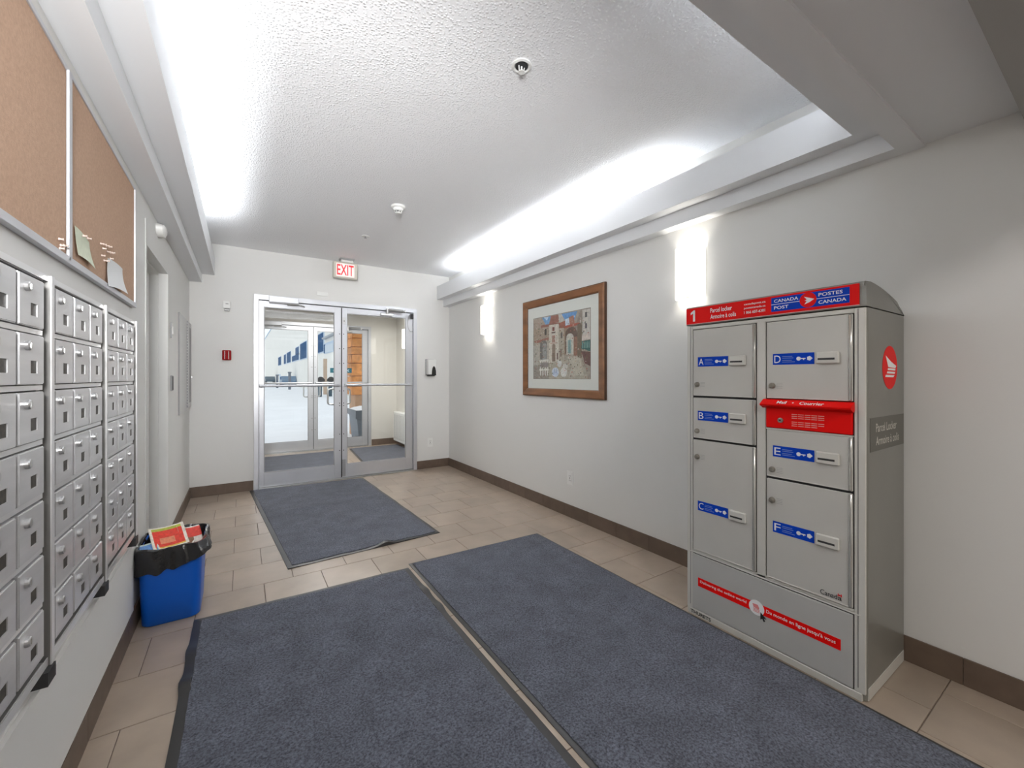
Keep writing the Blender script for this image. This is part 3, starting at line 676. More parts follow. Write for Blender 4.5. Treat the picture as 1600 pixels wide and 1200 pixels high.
# ------------------------------------------------------------------ sconces
def sconce(yc, label, power, zc=1.925, wd=.10, hh=.165):
    root = thing('wall_sconce', (XR, yc, zc - hh), label, 'wall lamp', 'half-round glass wall lamps')
    bm = bmesh.new(); n = 16
    pts = [(XR - .012 - .085 * math.sin(math.pi * k / n), yc - wd * math.cos(math.pi * k / n)) for k in range(n + 1)]
    pin = [(XR - .012 - .080 * math.sin(math.pi * k / n), yc - (wd - .005) * math.cos(math.pi * k / n)) for k in range(n + 1)]
    prism(bm, pts + list(reversed(pin)), 'Z', zc - hh, zc + hh)
    obj('glass_shade', bm, SHADE, root, smooth=True)
    part('back_plate', PLAST, root, (XR - .012, XR - .0005, yc - wd * .95, yc + wd * .95, zc - hh * .9, zc + hh * .9))
    bm = bmesh.new(); cyl(bm, (XR - .045, yc, zc), .014, .09, 'Z', 12); obj('bulb', bm, LAMPG, root)
    part('bulb_holder', ALUD, root, (XR - .055, XR - .012, yc - .014, yc + .014, zc - .062, zc - .045))
    for s in (-1, 1):
        d = bpy.data.lights.new('sconce_bulb_light', 'SPOT'); d.energy = power; d.spot_size = R(100); d.spot_blend = .5; d.shadow_soft_size = .02; d.color = (1, .95, .88)
        o = bpy.data.objects.new('sconce_bulb_light', d); o.location = (XR - .05, yc, zc + s * .06); o.rotation_euler = (0 if s < 0 else math.pi, 0, 0); COL.objects.link(o)
sconce(1.617, 'lit half-round wall lamp right of the picture above the parcel locker', .4)
sconce(4.26, 'lit half-round wall lamp on right wall between picture and back corner', .45)
sconce(7.13, 'lit half-round wall lamp inside the glass vestibule', .8)

# ------------------------------------------------------------------ ceiling devices
sp = thing('recessed_sprinkler', (1.063, 1.546, ZC), 'recessed white sprinkler in the textured ceiling nearest the camera', 'sprinkler')
bm = bmesh.new(); lathe(bm, [(.045, ZC - .0005), (.046, ZC - .006), (.036, ZC - .009), (.031, ZC - .004), (.030, ZC - .0006)], (1.063, 1.546, 0), 'Z', 30); obj('escutcheon', bm, PLAST, sp, smooth=True)
bm = bmesh.new(); cyl(bm, (1.063, 1.546, ZC - .005), .029, .002, 'Z', 24); obj('cup', bm, DARK, sp)
bm = bmesh.new(); tube(bm, [(1.048, 1.546, ZC - .004), (1.050, 1.546, ZC - .03)], .0025); tube(bm, [(1.078, 1.546, ZC - .004), (1.074, 1.546, ZC - .03)], .0025); cyl(bm, (1.063, 1.546, ZC - .031), .016, .003, 'Z', 16); cyl(bm, (1.063, 1.546, ZC - .018), .004, .024, 'Z', 8); obj('sprinkler_head', bm, PLAST, sp)
sk = thing('smoke_detector', (1.084, 3.376, ZC), 'round white smoke detector mid ceiling with dark vent slots', 'smoke detector')
bm = bmesh.new(); lathe(bm, [(.056, ZC - .0005), (.056, ZC - .014), (.050, ZC - .020), (.042, ZC - .022), (.036, ZC - .040), (.026, ZC - .044)], (1.084, 3.376, 0), 'Z', 30); obj('body', bm, PLAST, sk, smooth=True)
bm = bmesh.new(); cyl(bm, (1.084, 3.376, ZC - .049), .025, .012, 'Z', 20); obj('vent_ring', bm, DARK, sk)
bm = bmesh.new()
for k in range(8): a = k * math.pi / 4; cyl(bm, (1.084 + .0255 * math.cos(a), 3.376 + .0255 * math.sin(a), ZC - .049), .0035, .013, 'Z', 6)
lathe(bm, [(.027, ZC - .0550), (.022, ZC - .062), (.008, ZC - .065)], (1.084, 3.376, 0), 'Z', 20); obj('vent_cage', bm, PLAST, sk)
s2 = thing('recessed_sprinkler', (1.041, 4.276, ZC), 'tiny sprinkler in the ceiling between smoke detector and exit sign', 'sprinkler')
bm = bmesh.new(); lathe(bm, [(.038, ZC - .0005), (.038, ZC - .004), (.03, ZC - .006)], (1.041, 4.276, 0), 'Z', 24); obj('escutcheon', bm, PLAST, s2, smooth=True)
bm = bmesh.new(); cyl(bm, (1.041, 4.276, ZC - .018), .013, .003, 'Z', 12); cyl(bm, (1.041, 4.276, ZC - .011), .006, .014, 'Z', 10); obj('sprinkler_head', bm, GREYP, s2)
hl = thing('ceiling_light', (.9, -1.3, 2.62), 'flat rectangular fixture added for the fill light in the hall behind', 'ceiling light')  # unseen fixture, added to go with the fill light
part('frame', PLAST, hl, (.32, 1.48, -1.48, -1.12, 2.628, ZC - .0005))
vl = thing('ceiling_light', (1.2, 6.45, 2.3), 'square ceiling light inside the glass vestibule', 'ceiling light')
part('frame', PLAST, vl, (.72, 1.68, 6.17, 6.73, 2.31, 2.3595))

# ------------------------------------------------------------------ parcel locker
LX, LY0, LY1, LB = 1.9976, .583, 1.342, 2.447
lk = thing('parcel_locker', ((LX + LB) / 2, (LY0 + LY1) / 2, 0), 'tall grey parcel locker with red header and six lettered doors', 'parcel locker')
def Lq(name, m, boxes, bev=0, parent=None, smooth=False):
    return part(name, m, parent or lk, *[(LX + a0, LX + a1, b0, b1, c0, c1) for (a0, a1, b0, b1, c0, c1) in boxes], bev=bev, smooth=smooth)
# carcass with rounded vertical corners; header with a roof that falls to the back
def rounded_xy(x0, x1, y0_, y1_, r, n=6):
    pts = []
    for cx, cy, a in ((x0 + r, y0_ + r, 180), (x1 - .004, y0_ + .004, 270), (x1 - .004, y1_ - .004, 0), (x0 + r, y1_ - r, 90)):
        rr = r if cx < (x0 + x1) / 2 else .004
        for k in range(n + 1): t = R(a + 90 * k / n); pts.append((cx + rr * math.cos(t), cy + rr * math.sin(t)))
    return pts
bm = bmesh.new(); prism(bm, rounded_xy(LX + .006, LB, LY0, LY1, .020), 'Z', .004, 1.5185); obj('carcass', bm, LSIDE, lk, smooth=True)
bm = bmesh.new(); n_ = 14; cap = [(LX - .001, 1.523), (LX - .001, 1.612), (LX + .004, 1.619)]
for k in range(n_ + 1):
    t = k / n_; cap.append((LX + .012 + (LB - .012 - LX) * t, 1.621 - .074 * t ** 1.7 - .028 * max(0, t - .85) / .15))
cap.append((LB + .002, 1.523)); prism(bm, cap, 'Y', LY0 - .001, LY1 + .003)
es = [e for e in bm.edges if all(abs(v.co.y - (LY0 - .001)) < 1e-5 for v in e.verts) and min(v.co.z for v in e.verts) > 1.53 and max(v.co.x for v in e.verts) > LX + .003]
bmesh.ops.bevel(bm, geom=es, offset=.008, segments=3, affect='EDGES')
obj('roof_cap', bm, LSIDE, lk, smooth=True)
Lq('plinth', LOCKF, [(-.004, .02, LY0 + .012, LY1 - .004, .001, .032)], .002)
Lq('side_skirt', LOCKF, [(.02, .44, LY0 - .002, LY0 + .001, .004, .050)])
# face frame
fr = [(-.002, .010, 1.308, 1.340, .032, 1.518), (-.002, .010, .585, .620, .032, 1.518), (-.002, .010, .944, .984, .334, 1.505), (-.002, .010, .620, 1.308, 1.500, 1.518), (-.002, .010, .620, 1.308, .334, .345), (-.004, .010, .600, 1.325, .327, .333)]
Lq('face_frame', LOCKF, fr, .002)
Lq('frame_groove', DARK, [(-.0026, 0, 1.3195, 1.3215, .05, 1.515), (-.0026, 0, .6065, .6085, .05, 1.515)])
Lq('backing', DARK, [(.004, .0065, .60, 1.33, .03, 1.51)])
def ldoor(name_letter, ya, yb, za, zb, slot_z, knob_z, key=True):
    """ya<yb; door with rolled edge strip at the hinge side (near Y), label, card slot and knob"""
    d = Lq('door', LOCK, [(-.006, .004, ya + .002, yb - .003, za + .003, zb - .003)], .0025)
    Lq('edge_roll', mat('rolled_edge_metal', srgb(196, 195, 190), .18, .6), [(-.010, -.004, ya + .003, ya + .015, za + .004, zb - .004)], .0028, d, True)
    Lq('edge_roll', LOCKF, [(-.008, -.005, ya + .015, yb - .006, za + .004, za + .008)], .0012, d)
    u, v = (0, -1, 0), (0, 0, 1); wide = yb - ya > .315
    L0 = yb - (.030 if wide else .030); zc = slot_z
    P0 = (LX - .006, L0, zc); lw, lh = .160, .049
    bm = bmesh.new(); decal(bm, P0, u, v, 0, lw, -lh / 2, lh / 2, .0001, .0008); obj('label_plate', bm, BLUE, d)
    # key and arrow marks
    bm = bmesh.new(); poly(bm, P0, u, v, circ(.102, 0, .0085, 12), .0008, .0012); decal(bm, P0, u, v, .108, .128, -.0022, .0022, .0008, .0012)
    decal(bm, P0, u, v, .119, .123, -.006, -.002, .0008, .0012)
    poly(bm, P0, u, v, [(.134, -.006), (.144, -.010), (.154, 0), (.144, .010), (.134, .006)], .0008, .0012)
    obj('key_symbol', bm, WHITE, d)
    bm = bmesh.new()
    for r_, (zz, ww) in enumerate(((.011, .040), (.004, .044), (-.006, .038), (-.013, .050))): decal(bm, P0, u, v, .038, .038 + ww, zz - .0012, zz + .0012, .0008, .0011)
    obj('fine_print', bm, mat('pale_print', (.18, .28, .60, 1), .5), d)
    text('letter', name_letter, WHITE, d, P0, u, v, .006, -.0165, .026, .033, n=.0012)
    sy = L0 - lw - .008
    s = Lq('card_slot', LOCKF, [(-.018, -.005, sy - .080, sy, zc - .024, zc + .024)], .0035, d)
    Lq('slot_opening', DARK, [(-.0186, -.0178, sy - .066, sy - .008, zc - .009, zc - .001)], 0, d)
    bm = bmesh.new(); lathe(bm, [(.013, LX - .004), (.013, LX - .012), (.009, LX - .020), (.003, LX - .021)], (0, yb - .027, knob_z), 'X', 18); obj('lock_knob', bm, mat('lock_metal', (.32, .30, .26, 1), .35, .7), d, smooth=True)
    bm = bmesh.new()
    for q in range(4): decal(bm, (LX - .006, yb - .045, knob_z), u, v, 0, .024, .010 - q * .007, .0115 - q * .007, .0001, .0004)
    obj('knob_print', bm, mat('faint_print', (.32, .32, .31, 1), .5), d)
ldoor('A', .986, 1.306, 1.150, 1.500, 1.329, 1.212)
ldoor('B', .986, 1.306, .930, 1.146, 1.051, .970)
ldoor('C', .986, 1.306, .345, .926, .583, .836)
ldoor('D', .622, .942, 1.152, 1.500, 1.329, 1.212)
ldoor('E', .622, .942, .801, 1.018, .921, .837)
ldoor('F', .622, .942, .345, .797, .584, .700)
u, v = (0, -1, 0), (0, 0, 1)
# lower access panel with red strip
lp = Lq('lower_panel', LOCKD, [(-.004, .004, .624, 1.310, .036, .322)], .002)
bm = bmesh.new(); decal(bm, (LX - .004, 1.276, .1625), u, v, 0, .614, 0, .0445, .0001, .0010); obj('red_strip', bm, RED, lp)
text('lettering', 'Delivering the online world', WHITE, lp, (LX - .004, 1.276, .1625), u, v, .012, .017, .235, .017, n=.0014, bold=.01)
text('lettering', "Du monde en ligne jusqu'à vous", WHITE, lp, (LX - .004, 1.276, .1625), u, v, .335, .014, .262, .020, n=.0014, bold=.01)
bm = bmesh.new(); poly(bm, (LX - .004, .983, .185), u, v, circ(0, 0, .034), .001, .0022); obj('roundel', bm, WHITE, lp)
bm = bmesh.new(); P0 = (LX - .004, .983, .185)
poly(bm, P0, u, v, [(-.018, .014), (.006, .016), (.012, .004), (.012, -.004), (-.012, -.002)], .0022, .0026)
for q in range(3): decal(bm, P0, u, v, -.014, .014, -.008 - q * .006, -.005 - q * .006, .0022, .0026)
obj('roundel_mark', bm, mat('pink_print', (.75, .25, .25, 1), .5), lp)
bm = bmesh.new(); poly(bm, P0, u, v, [(.018, -.012), (.018, -.046), (.026, -.038), (.032, -.050), (.038, -.046), (.032, -.034), (.044, -.034)], .0022, .0030); obj('cursor_mark', bm, BLACK, lp)
text('plinth_lettering', 'THURETS', BLACK, lk, (LX - .0045, 1.318, .008), u, v, 0, 0, .112, .018, n=.0006, bold=.03)
text('wordmark', 'Canad', BLACK, lk, (LX - .0065, .731, .362), u, v, 0, 0, .058, .020, n=.0012, bold=.006)
text('wordmark', 'a', BLACK, lk, (LX - .0065, .731, .362), u, v, .060, 0, .014, .0135, n=.0012, bold=.006)
bm = bmesh.new(); P0 = (LX - .0065, .731, .362); decal(bm, P0, u, v, .060, .063, .015, .026, .001, .0015); decal(bm, P0, u, v, .070, .073, .015, .026, .001, .0015); poly(bm, P0, u, v, circ(.0665, .0205, .003, 8), .001, .0015); obj('flag_mark', bm, RED, lk)
# red mail slot box between doors D and E
rb = Lq('mail_slot_box', RED, [(-.010, .004, .624, .940, 1.024, 1.120)], .003)
bm = bmesh.new(); prism(bm, [(LX, 1.118), (LX - .014, 1.112), (LX - .040, 1.124), (LX - .042, 1.130), (LX - .012, 1.150), (LX, 1.152)], 'Y', .618, .952); obj('hood', bm, RED, rb)
nn = Vector((-.030, 0, .020)).normalized(); vdir = Vector((.030, 0, .020)).normalized()
text('lettering', 'Mail   •   Courrier', WHITE, rb, (LX - .040, .885, 1.1315), u, tuple(vdir), 0, .004, .175, .020, n=.0012, bold=.02)
bm = bmesh.new(); P0 = (LX - .010, .835, 1.036)
for q in range(7):
    if q == 3: continue
    for s_ in range(5 if q != 6 else 4): decal(bm, P0, u, v, s_ * .0245, s_ * .0245 + .021, .052 - q * .0082, .0548 - q * .0082, .0001, .0006)
obj('fine_print', bm, mat('pink_text', (.80, .35, .32, 1), .5), rb)
bm = bmesh.new(); lathe(bm, [(.011, LX - .009), (.011, LX - .015), (.007, LX - .016)], (0, .879, 1.060), 'X', 18); obj('lock', bm, mat('lock_metal', (.32, .30, .26, 1), .35, .7), rb, smooth=True)
bm = bmesh.new(); cyl(bm, (LX - .0165, .879, 1.060), .004, .001, 'X', 10); obj('keyhole', bm, DARK, rb)
Lq('rail', LOCKF, [(-.006, .006, .622, .942, 1.016, 1.022)])
# header band
hb = Lq('header_band', RED, [(-.006, -.001, .603, 1.343, 1.530, 1.612)], .001)
Lq('header_edge', mat('pale_red_edge', (.8, .45, .42, 1), .5), [(-.0062, -.001, .603, 1.343, 1.5275, 1.530)], 0, hb)
P0 = (LX - .006, 1.343, 1.530)
bm = bmesh.new(); decal(bm, P0, u, v, .424, .710, .012, .074, .0001, .0008); obj('blue_panel', bm, BLUE, hb)
bm = bmesh.new(); decal(bm, P0, u, v, .424, .545, .0425, .0445, .0008, .0012); decal(bm, P0, u, v, .592, .710, .0425, .0445, .0008, .0012); obj('white_rule', bm, WHITE, hb)
bm = bmesh.new(); poly(bm, P0, u, v, [(.040, .012), (.051, .012), (.051, .070), (.042, .070), (.026, .058), (.026, .048), (.040, .054)], .0001, .0008); obj('numeral', bm, WHITE, hb)
text('lettering', 'Parcel locker', WHITE, hb, P0, u, v, .136, .046, .110, .022, n=.0008, bold=.012)
text('lettering', 'Armoire à colis', WHITE, hb, P0, u, v, .136, .014, .130, .022, n=.0008, bold=.012)
text('lettering', 'canadapost.ca', WHITE, hb, P0, u, v, .304, .056, .096, .012, n=.0008, bold=.01)
text('lettering', 'postescanada.ca', WHITE, hb, P0, u, v, .304, .038, .096, .012, n=.0008, bold=.01)
text('lettering', '1 866 607-6301', WHITE, hb, P0, u, v, .304, .018, .094, .013, n=.0008, bold=.01)
text('lettering', 'CANADA', WHITE, hb, P0, u, v, .436, .051, .096, .014, n=.0012, bold=.012)
text('lettering', 'POST', WHITE, hb, P0, u, v, .436, .021, .058, .014, n=.0012, bold=.012)
text('lettering', 'POSTES', WHITE, hb, P0, u, v, .606, .052, .082, .014, n=.0012, bold=.012)
text('lettering', 'CANADA', WHITE, hb, P0, u, v, .606, .021, .094, .014, n=.0012, bold=.012)
def emblem(parent, P0, u, v, r, rot=0, n0=.0008):
    bm = bmesh.new(); poly(bm, P0, u, v, circ(0, 0, r, 36), n0, n0 + .0008); obj('emblem_disc', bm, RED, parent)
    c, s = math.cos(R(rot)), math.sin(R(rot))
    def T(pts): return [(r * (a * c - b * s), r * (a * s + b * c)) for a, b in pts]
    bm = bmesh.new()
    poly(bm, P0, u, v, T([(-.60, .54), (.10, .28), (.85, .08), (.72, -.02), (-.26, .02)]), n0 + .0008, n0 + .0013)
    poly(bm, P0, u, v, T([(-.28, -.03), (.74, -.05), (.70, -.14), (-.34, -.12)]), n0 + .0008, n0 + .0013)
    poly(bm, P0, u, v, T([(-.38, -.18), (.69, -.20), (.62, -.29), (-.44, -.27)]), n0 + .0008, n0 + .0013)
    poly(bm, P0, u, v, T([(-.58, -.34), (.60, -.35), (.44, -.45), (-.66, -.44)]), n0 + .0008, n0 + .0013)
    obj('emblem_wing', bm, WHITE, parent)
bm = bmesh.new(); poly(bm, (LX - .006, .775, 1.574), u, v, circ(0, 0, .031, 32), .0008, .0016); obj('emblem_disc', bm, RED, hb)
bm = bmesh.new(); poly(bm, (LX - .006, .775, 1.574), u, v, [(-.014, .015), (.006, .008), (.023, .001), (.006, -.010), (-.013, -.017), (-.005, -.006), (-.006, -.003), (-.012, -.002), (-.004, .003)], .0016, .0021); obj('emblem_wing', bm, WHITE, hb)
# side of the locker
us, vs_ = (1, 0, 0), (0, 0, 1)
emblem(lk, (2.262, LY0, 1.290), us, vs_, .090, 0, .0003)
for o in list(bpy.data.objects):
    pass
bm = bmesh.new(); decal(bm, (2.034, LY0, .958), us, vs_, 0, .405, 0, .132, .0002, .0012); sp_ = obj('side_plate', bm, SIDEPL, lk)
text('lettering', 'Parcel Locker', GREYT, sp_, (2.034, LY0, .958), us, vs_, .062, .074, .245, .034, n=.0016, bold=.008)
text('lettering', 'Armoire à colis', GREYT, sp_, (2.034, LY0, .958), us, vs_, .062, .022, .275, .034, n=.0016, bold=.008)

# ------------------------------------------------------------------ floor mats
def floor_mat(label, corners, seed, group, bumps=(), edge_wave=(), bw=.030, res=.03, amp=.0018):
    """corners: near-left, near-right, far-right, far-left on the floor"""
    A, B, C_, D = [Vector((p[0], p[1], 0)) for p in corners]
    cc = (A + B + C_ + D) / 4
    root = thing('floor_mat', (cc.x, cc.y, 0), label, 'mat', group)
    W, L = (B - A).length, (D - A).length
    def at(a, b): return A * (1 - a) * (1 - b) + B * a * (1 - b) + C_ * a * b + D * (1 - a) * b
    def wave(a, b):
        p = at(a, b); z = 0
        for (bx, by, rx, ry, h) in bumps: z += h * math.exp(-((p.x - bx) / rx) ** 2 - ((p.y - by) / ry) ** 2)
        z += amp * (noise.noise(Vector((p.x * 5, p.y * 4, seed))) + .25)
        return max(z, 0)
    nx, ny = max(4, int((W - 2 * bw) / res)), max(4, int((L - 2 * bw) / res))
    bm = bmesh.new(); g = {}
    ea, eb = bw / W, bw / L
    rnd = random.Random(seed)
    for i in range(nx + 1):
        for j in range(ny + 1):
            a = ea + (1 - 2 * ea) * i / nx; b = eb + (1 - 2 * eb) * j / ny
            if i in (0, nx): a += rnd.uniform(-.0012, .0012)
            if j in (0, ny): b += rnd.uniform(-.0012, .0012)
            p = at(a, b); g[i, j] = bm.verts.new((p.x, p.y, .0088 + wave(a, b) + rnd.uniform(-.0003, .0003)))
    for i in range(nx):
        for j in range(ny): bm.faces.new([g[i, j], g[i + 1, j], g[i + 1, j + 1], g[i, j + 1]])
    bd = [g[i, 0] for i in range(nx)] + [g[nx, j] for j in range(ny)] + [g[i, ny] for i in range(nx, 0, -1)] + [g[0, j] for j in range(ny, 0, -1)]
    lo = [bm.verts.new((q.co.x, q.co.y, .0012)) for q in bd]
    for k in range(len(bd)): bm.faces.new([bd[k], bd[(k + 1) % len(bd)], lo[(k + 1) % len(bd)], lo[k]])
    bm.faces.new(lo)
    obj('carpet', bm, PILE, root, smooth=True)
    bm = bmesh.new()
    n1, n2 = 60, 90; ring = []
    for k in range(n1): ring.append((k / n1, 0.))
    for k in range(n2): ring.append((1., k / n2))
    for k in range(n1): ring.append((1 - k / n1, 1.))
    for k in range(n2): ring.append((0., 1 - k / n2))
    rows = []
    for t, zz in ((0, .0006), (0, .0030), (.45, .0050), (1.15, .0050), (1.15, .0006)):
        row = []
        for (a, b) in ring:
            a2 = min(max(a, t * ea), 1 - t * ea); b2 = min(max(b, t * eb), 1 - t * eb); p = at(a2, b2)
            wv = wave(a, b) if zz > .001 else 0; sh = 0
            for (side, pos, wd, dx, h) in edge_wave:
                if (side == 'L' and a == 0) or (side == 'R' and a == 1):
                    e_ = math.exp(-((p.y - pos) / wd) ** 2); sh += dx * e_; wv += h * e_ if zz > .001 else 0
            row.append(bm.verts.new((p.x + sh, p.y, zz + wv)))
        rows.append(row)
    for r_ in range(len(rows)):
        q = rows[(r_ + 1) % len(rows)]
        for k in range(len(ring)): bm.faces.new([rows[r_][k], rows[r_][(k + 1) % len(ring)], q[(k + 1) % len(ring)], q[k]])
    obj('rubber_border', bm, RUB, root, smooth=True)
    return root
GM = 'dark blue-grey carpet floor mats'
floor_mat('dark grey wrinkled carpet mat just inside the glass doors', [(.254, 3.047), (1.335, 3.10), (1.262, 5.30), (.075, 5.375)], 1, GM,
          bumps=[(.90, 3.08, .05, .10, .022), (.55, 4.35, .15, .05, .006), (.70, 3.6, .2, .08, .004), (.95, 4.6, .15, .05, .005)], amp=.005)
floor_mat('large carpet mat in the left foreground with bumpy rubber edge', [(-.207, .25), (.905, .25), (.915, 2.64), (-.203, 2.672)], 2, GM,
          edge_wave=[('L', 2.36, .06, -.006, .010), ('L', 2.13, .05, -.008, .012), ('R', 2.3, .05, .004, .008), ('R', 2.1, .05, .004, .008)], bumps=[(.0, 2.33, .12, .04, .006), (.25, 2.2, .2, .06, .005)], amp=.004, bw=.034)
floor_mat('large flat carpet mat in front of the parcel locker', [(.932, .25), (1.985, .25), (1.979, 2.66), (.935, 2.690)], 3, GM, amp=.002, bw=.020)
floor_mat('carpet mat inside the vestibule behind the left glass door', [(.16, 5.62), (1.26, 5.62), (1.32, 7.50), (.20, 7.50)], 4, GM, res=.06)
floor_mat('carpet mat inside the vestibule behind the right glass door', [(1.43, 5.62), (2.42, 5.62), (2.43, 7.60), (1.57, 7.60)], 5, GM, res=.06)

# ------------------------------------------------------------------ waste bin with liner and flyers
BX, BY = -.300, 2.870
bin_ = thing('waste_bin', (BX, BY, 0), 'blue plastic waste bin with black liner against the left wall', 'waste bin')
def rrect(cx, cy, hx, hy, r, n=6):
    pts = []
    for sx, sy, a in ((1, 1, 0), (-1, 1, 90), (-1, -1, 180), (1, -1, 270)):
        for k in range(n + 1): t = R(a + 90 * k / n); pts.append((cx + sx * (hx - r) + r * math.cos(t), cy + sy * (hy - r) + r * math.sin(t)))
    return pts
def loft(bm, loops, close_bottom=True):
    rings = [[bm.verts.new(p) for p in lp_] for lp_ in loops]; n = len(rings[0])
    for i in range(len(rings) - 1):
        for k in range(n): bm.faces.new([rings[i][k], rings[i][(k + 1) % n], rings[i + 1][(k + 1) % n], rings[i + 1][k]])
    if close_bottom: bm.faces.new(rings[0])
    return rings
bm = bmesh.new()
prof = [(.112, .148, .001), (.118, .154, .008), (.122, .160, .12), (.127, .168, .30), (.131, .173, .372), (.137, .179, .374), (.137, .179, .380), (.127, .168, .380), (.120, .158, .20), (.112, .148, .012)]
rs = loft(bm, [[(x_, y_, z_) for x_, y_ in rrect(BX, BY, hx, hy, .04)] for hx, hy, z_ in prof]); bm.faces.new(rs[-1])
obj('body', bm, BINB, bin_, smooth=True)
bm = bmesh.new(); rnd = random.Random(5); loops = []
lprof = [(.100, .135, .14, .004), (.114, .150, .26, .004), (.124, .163, .365, .003), (.131, .172, .392, .002), (.140, .182, .388, .003), (.144, .187, .36, .005), (.143, .186, .32, .006), (.143, .186, .282, .007)]
for li, (hx, hy, z_, am) in enumerate(lprof):
    lp_ = []
    base = rrect(BX, BY, hx, hy, .045, 9)
    base2 = []
    for q in range(len(base)):
        p, p2 = base[q], base[(q + 1) % len(base)]
        m_ = max(1, int(math.hypot(p2[0] - p[0], p2[1] - p[1]) / .012)) if li >= 0 else 1
        base2.append((p, p2))
    N = 120; per = [0]
    for p, p2 in base2: per.append(per[-1] + math.hypot(p2[0] - p[0], p2[1] - p[1]))
    for k in range(N):
        d_ = per[-1] * k / N; q = max(i for i in range(len(base)) if per[i] <= d_ + 1e-9); p, p2 = base2[q]; L_ = per[q + 1] - per[q]; t = (d_ - per[q]) / L_ if L_ > 0 else 0
        x_, y_ = p[0] + (p2[0] - p[0]) * t, p[1] + (p2[1] - p[1]) * t
        ang = math.atan2((y_ - BY) / hy, (x_ - BX) / hx)
        w1 = noise.noise(Vector((math.cos(ang) * 6, math.sin(ang) * 6, li * .25))) * am * 1.6 + noise.noise(Vector((math.cos(ang) * 22, math.sin(ang) * 22, li * .4))) * am * .8
        # loose flap sticking out to the right front
        fl = math.exp(-((ang + .62) / .42) ** 2) * max(0, (li - 3)) / 3.0
        s = 1 + w1 / .14 + .20 * fl * (1 if li < 7 else .8)
        xx, yy = BX + (x_ - BX) * s, BY + (y_ - BY) * s
        zz = z_ + .010 * noise.noise(Vector((math.cos(ang) * 2.5, math.sin(ang) * 2.5, 9))) + (.045 * fl if li > 3 else 0)
        if li == 7: zz += .018 * noise.noise(Vector((math.cos(ang) * 4, math.sin(ang) * 4, 3))) + .028 * (math.cos(ang) * .7)
        xx = max(xx, XL + .006)
        lp_.append((xx, yy, zz))
    loops.append(lp_)
loft(bm, loops); obj('bin_liner', bm, BAG, bin_, smooth=True)
def sheet(label, c, ex, ey, wd, hg, colf, bend=.02, nx=12, ny=16):
    ex, ey = Vector(ex).normalized(), Vector(ey).normalized(); nrm = ex.cross(ey).normalized(); c = Vector(c)
    bm = bmesh.new(); lay_ = bm.loops.layers.float_color.new('Col'); g = {}
    for s in (0, 1):
        for i in range(nx + 1):
            for j in range(ny + 1):
                a, b = i / nx - .5, j / ny - .5
                g[s, i, j] = bm.verts.new(c + ex * a * wd + ey * b * hg + nrm * (bend * (4 * a * a + .6 * math.sin(b * 4)) + s * .0008))
    for s in (0, 1):
        for i in range(nx):
            for j in range(ny):
                f = bm.faces.new([g[s, i, j], g[s, i + 1, j], g[s, i + 1, j + 1], g[s, i, j + 1]]); cc = srgb(*colf((i + .5) / nx, (j + .5) / ny))
                for l in f.loops: l[lay_] = cc
    for (i0, j0, i1, j1) in [(i, jj, i + 1, jj) for i in range(nx) for jj in (0, ny)] + [(ii, j, ii, j + 1) for j in range(ny) for ii in (0, nx)]:
        f = bm.faces.new([g[0, i0, j0], g[0, i1, j1], g[1, i1, j1], g[1, i0, j0]])
        for l in f.loops: l[lay_] = (.7, .7, .66, 1)
    off = c; 
    for q in bm.verts: q.co -= off
    me = bpy.data.meshes.new('flyer'); bm.to_mesh(me); bm.free(); me.materials.append(FLY)
    for p in me.polygons: p.use_smooth = True
    o = bpy.data.objects.new('flyer', me); COL.objects.link(o); o.location = off; tag(o, label, 'flyer', 'discarded flyers in the bin')
def c1(a, b):
    if a < .07 or a > .93 or b < .04 or b > .96: return (220, 214, 200)
    if b > .82: return (160, 168, 60)
    if b < .12: return (214, 176, 70)
    if .25 < a < .7 and .25 < b < .5: return (214, 130, 96)
    return (214, 56, 36)
def c2(a, b): return (96, 142, 196) if .12 < a < .88 and .2 < b < .9 else (196, 208, 196)
def c3(a, b):
    if a < .1 or b > .92: return (222, 216, 206)
    return (206, 60, 46) if b > .45 else ((120, 84, 60) if .3 < a < .7 else (214, 206, 196))
sheet('red and green printed flyer on top in the bin', (-.325, 2.850, .398), (.95, .35, .0), (-.25, .72, .42), .150, .150, c1, .010)
sheet('blue printed flyer at the left edge of the bin', (-.392, 2.775, .372), (.9, .5, .0), (-.4, .8, .35), .080, .090, c2, .004)
sheet('red striped flyer leaning at the right inside the bin', (-.240, 2.890, .372), (.85, .45, -.2), (-.3, .75, .5), .110, .120, c3, .014)
sheet('crumpled white flyer beneath the red one in the bin', (-.290, 2.880, .325), (.9, -.2, .1), (.2, .9, .1), .160, .180, lambda a, b: (214, 210, 202) if (int(a * 6) + int(b * 5)) % 3 else (170, 150, 120), .016)

# ------------------------------------------------------------------ vestibule: heater
ht = thing('wall_heater', (XR, 7.32, .08), 'white panel heater low on the vestibule right wall', 'heater')
part('casing', PLAST, ht, (XR - .11, XR - .0005, 6.95, 7.60, .085, .62), bev=.012)
bm = bmesh.new()
for k in range(9): box(bm, XR - .1115, XR - .1095, 7.02 + k * .062, 7.032 + k * .062, .13, .57)
obj('grille_slots', bm, GREYP, ht)
bm = bmesh.new()
for k in range(3): box(bm, XR - .09 + k * .028, XR - .082 + k * .028, 6.9485, 6.951, .14, .56)
obj('side_slots', bm, mat('rosy_slot', (.55, .48, .46, 1), .6), ht)

# ------------------------------------------------------------------ outside
g = struct('floor_outside', SNOW, (-60, 60, YO + .50, 160, -.25, -.03))
struct('floor_entrance_slab', CHAIN, (XL - .5, 3.2, YO + .5, 9.0, -.2, -.012))
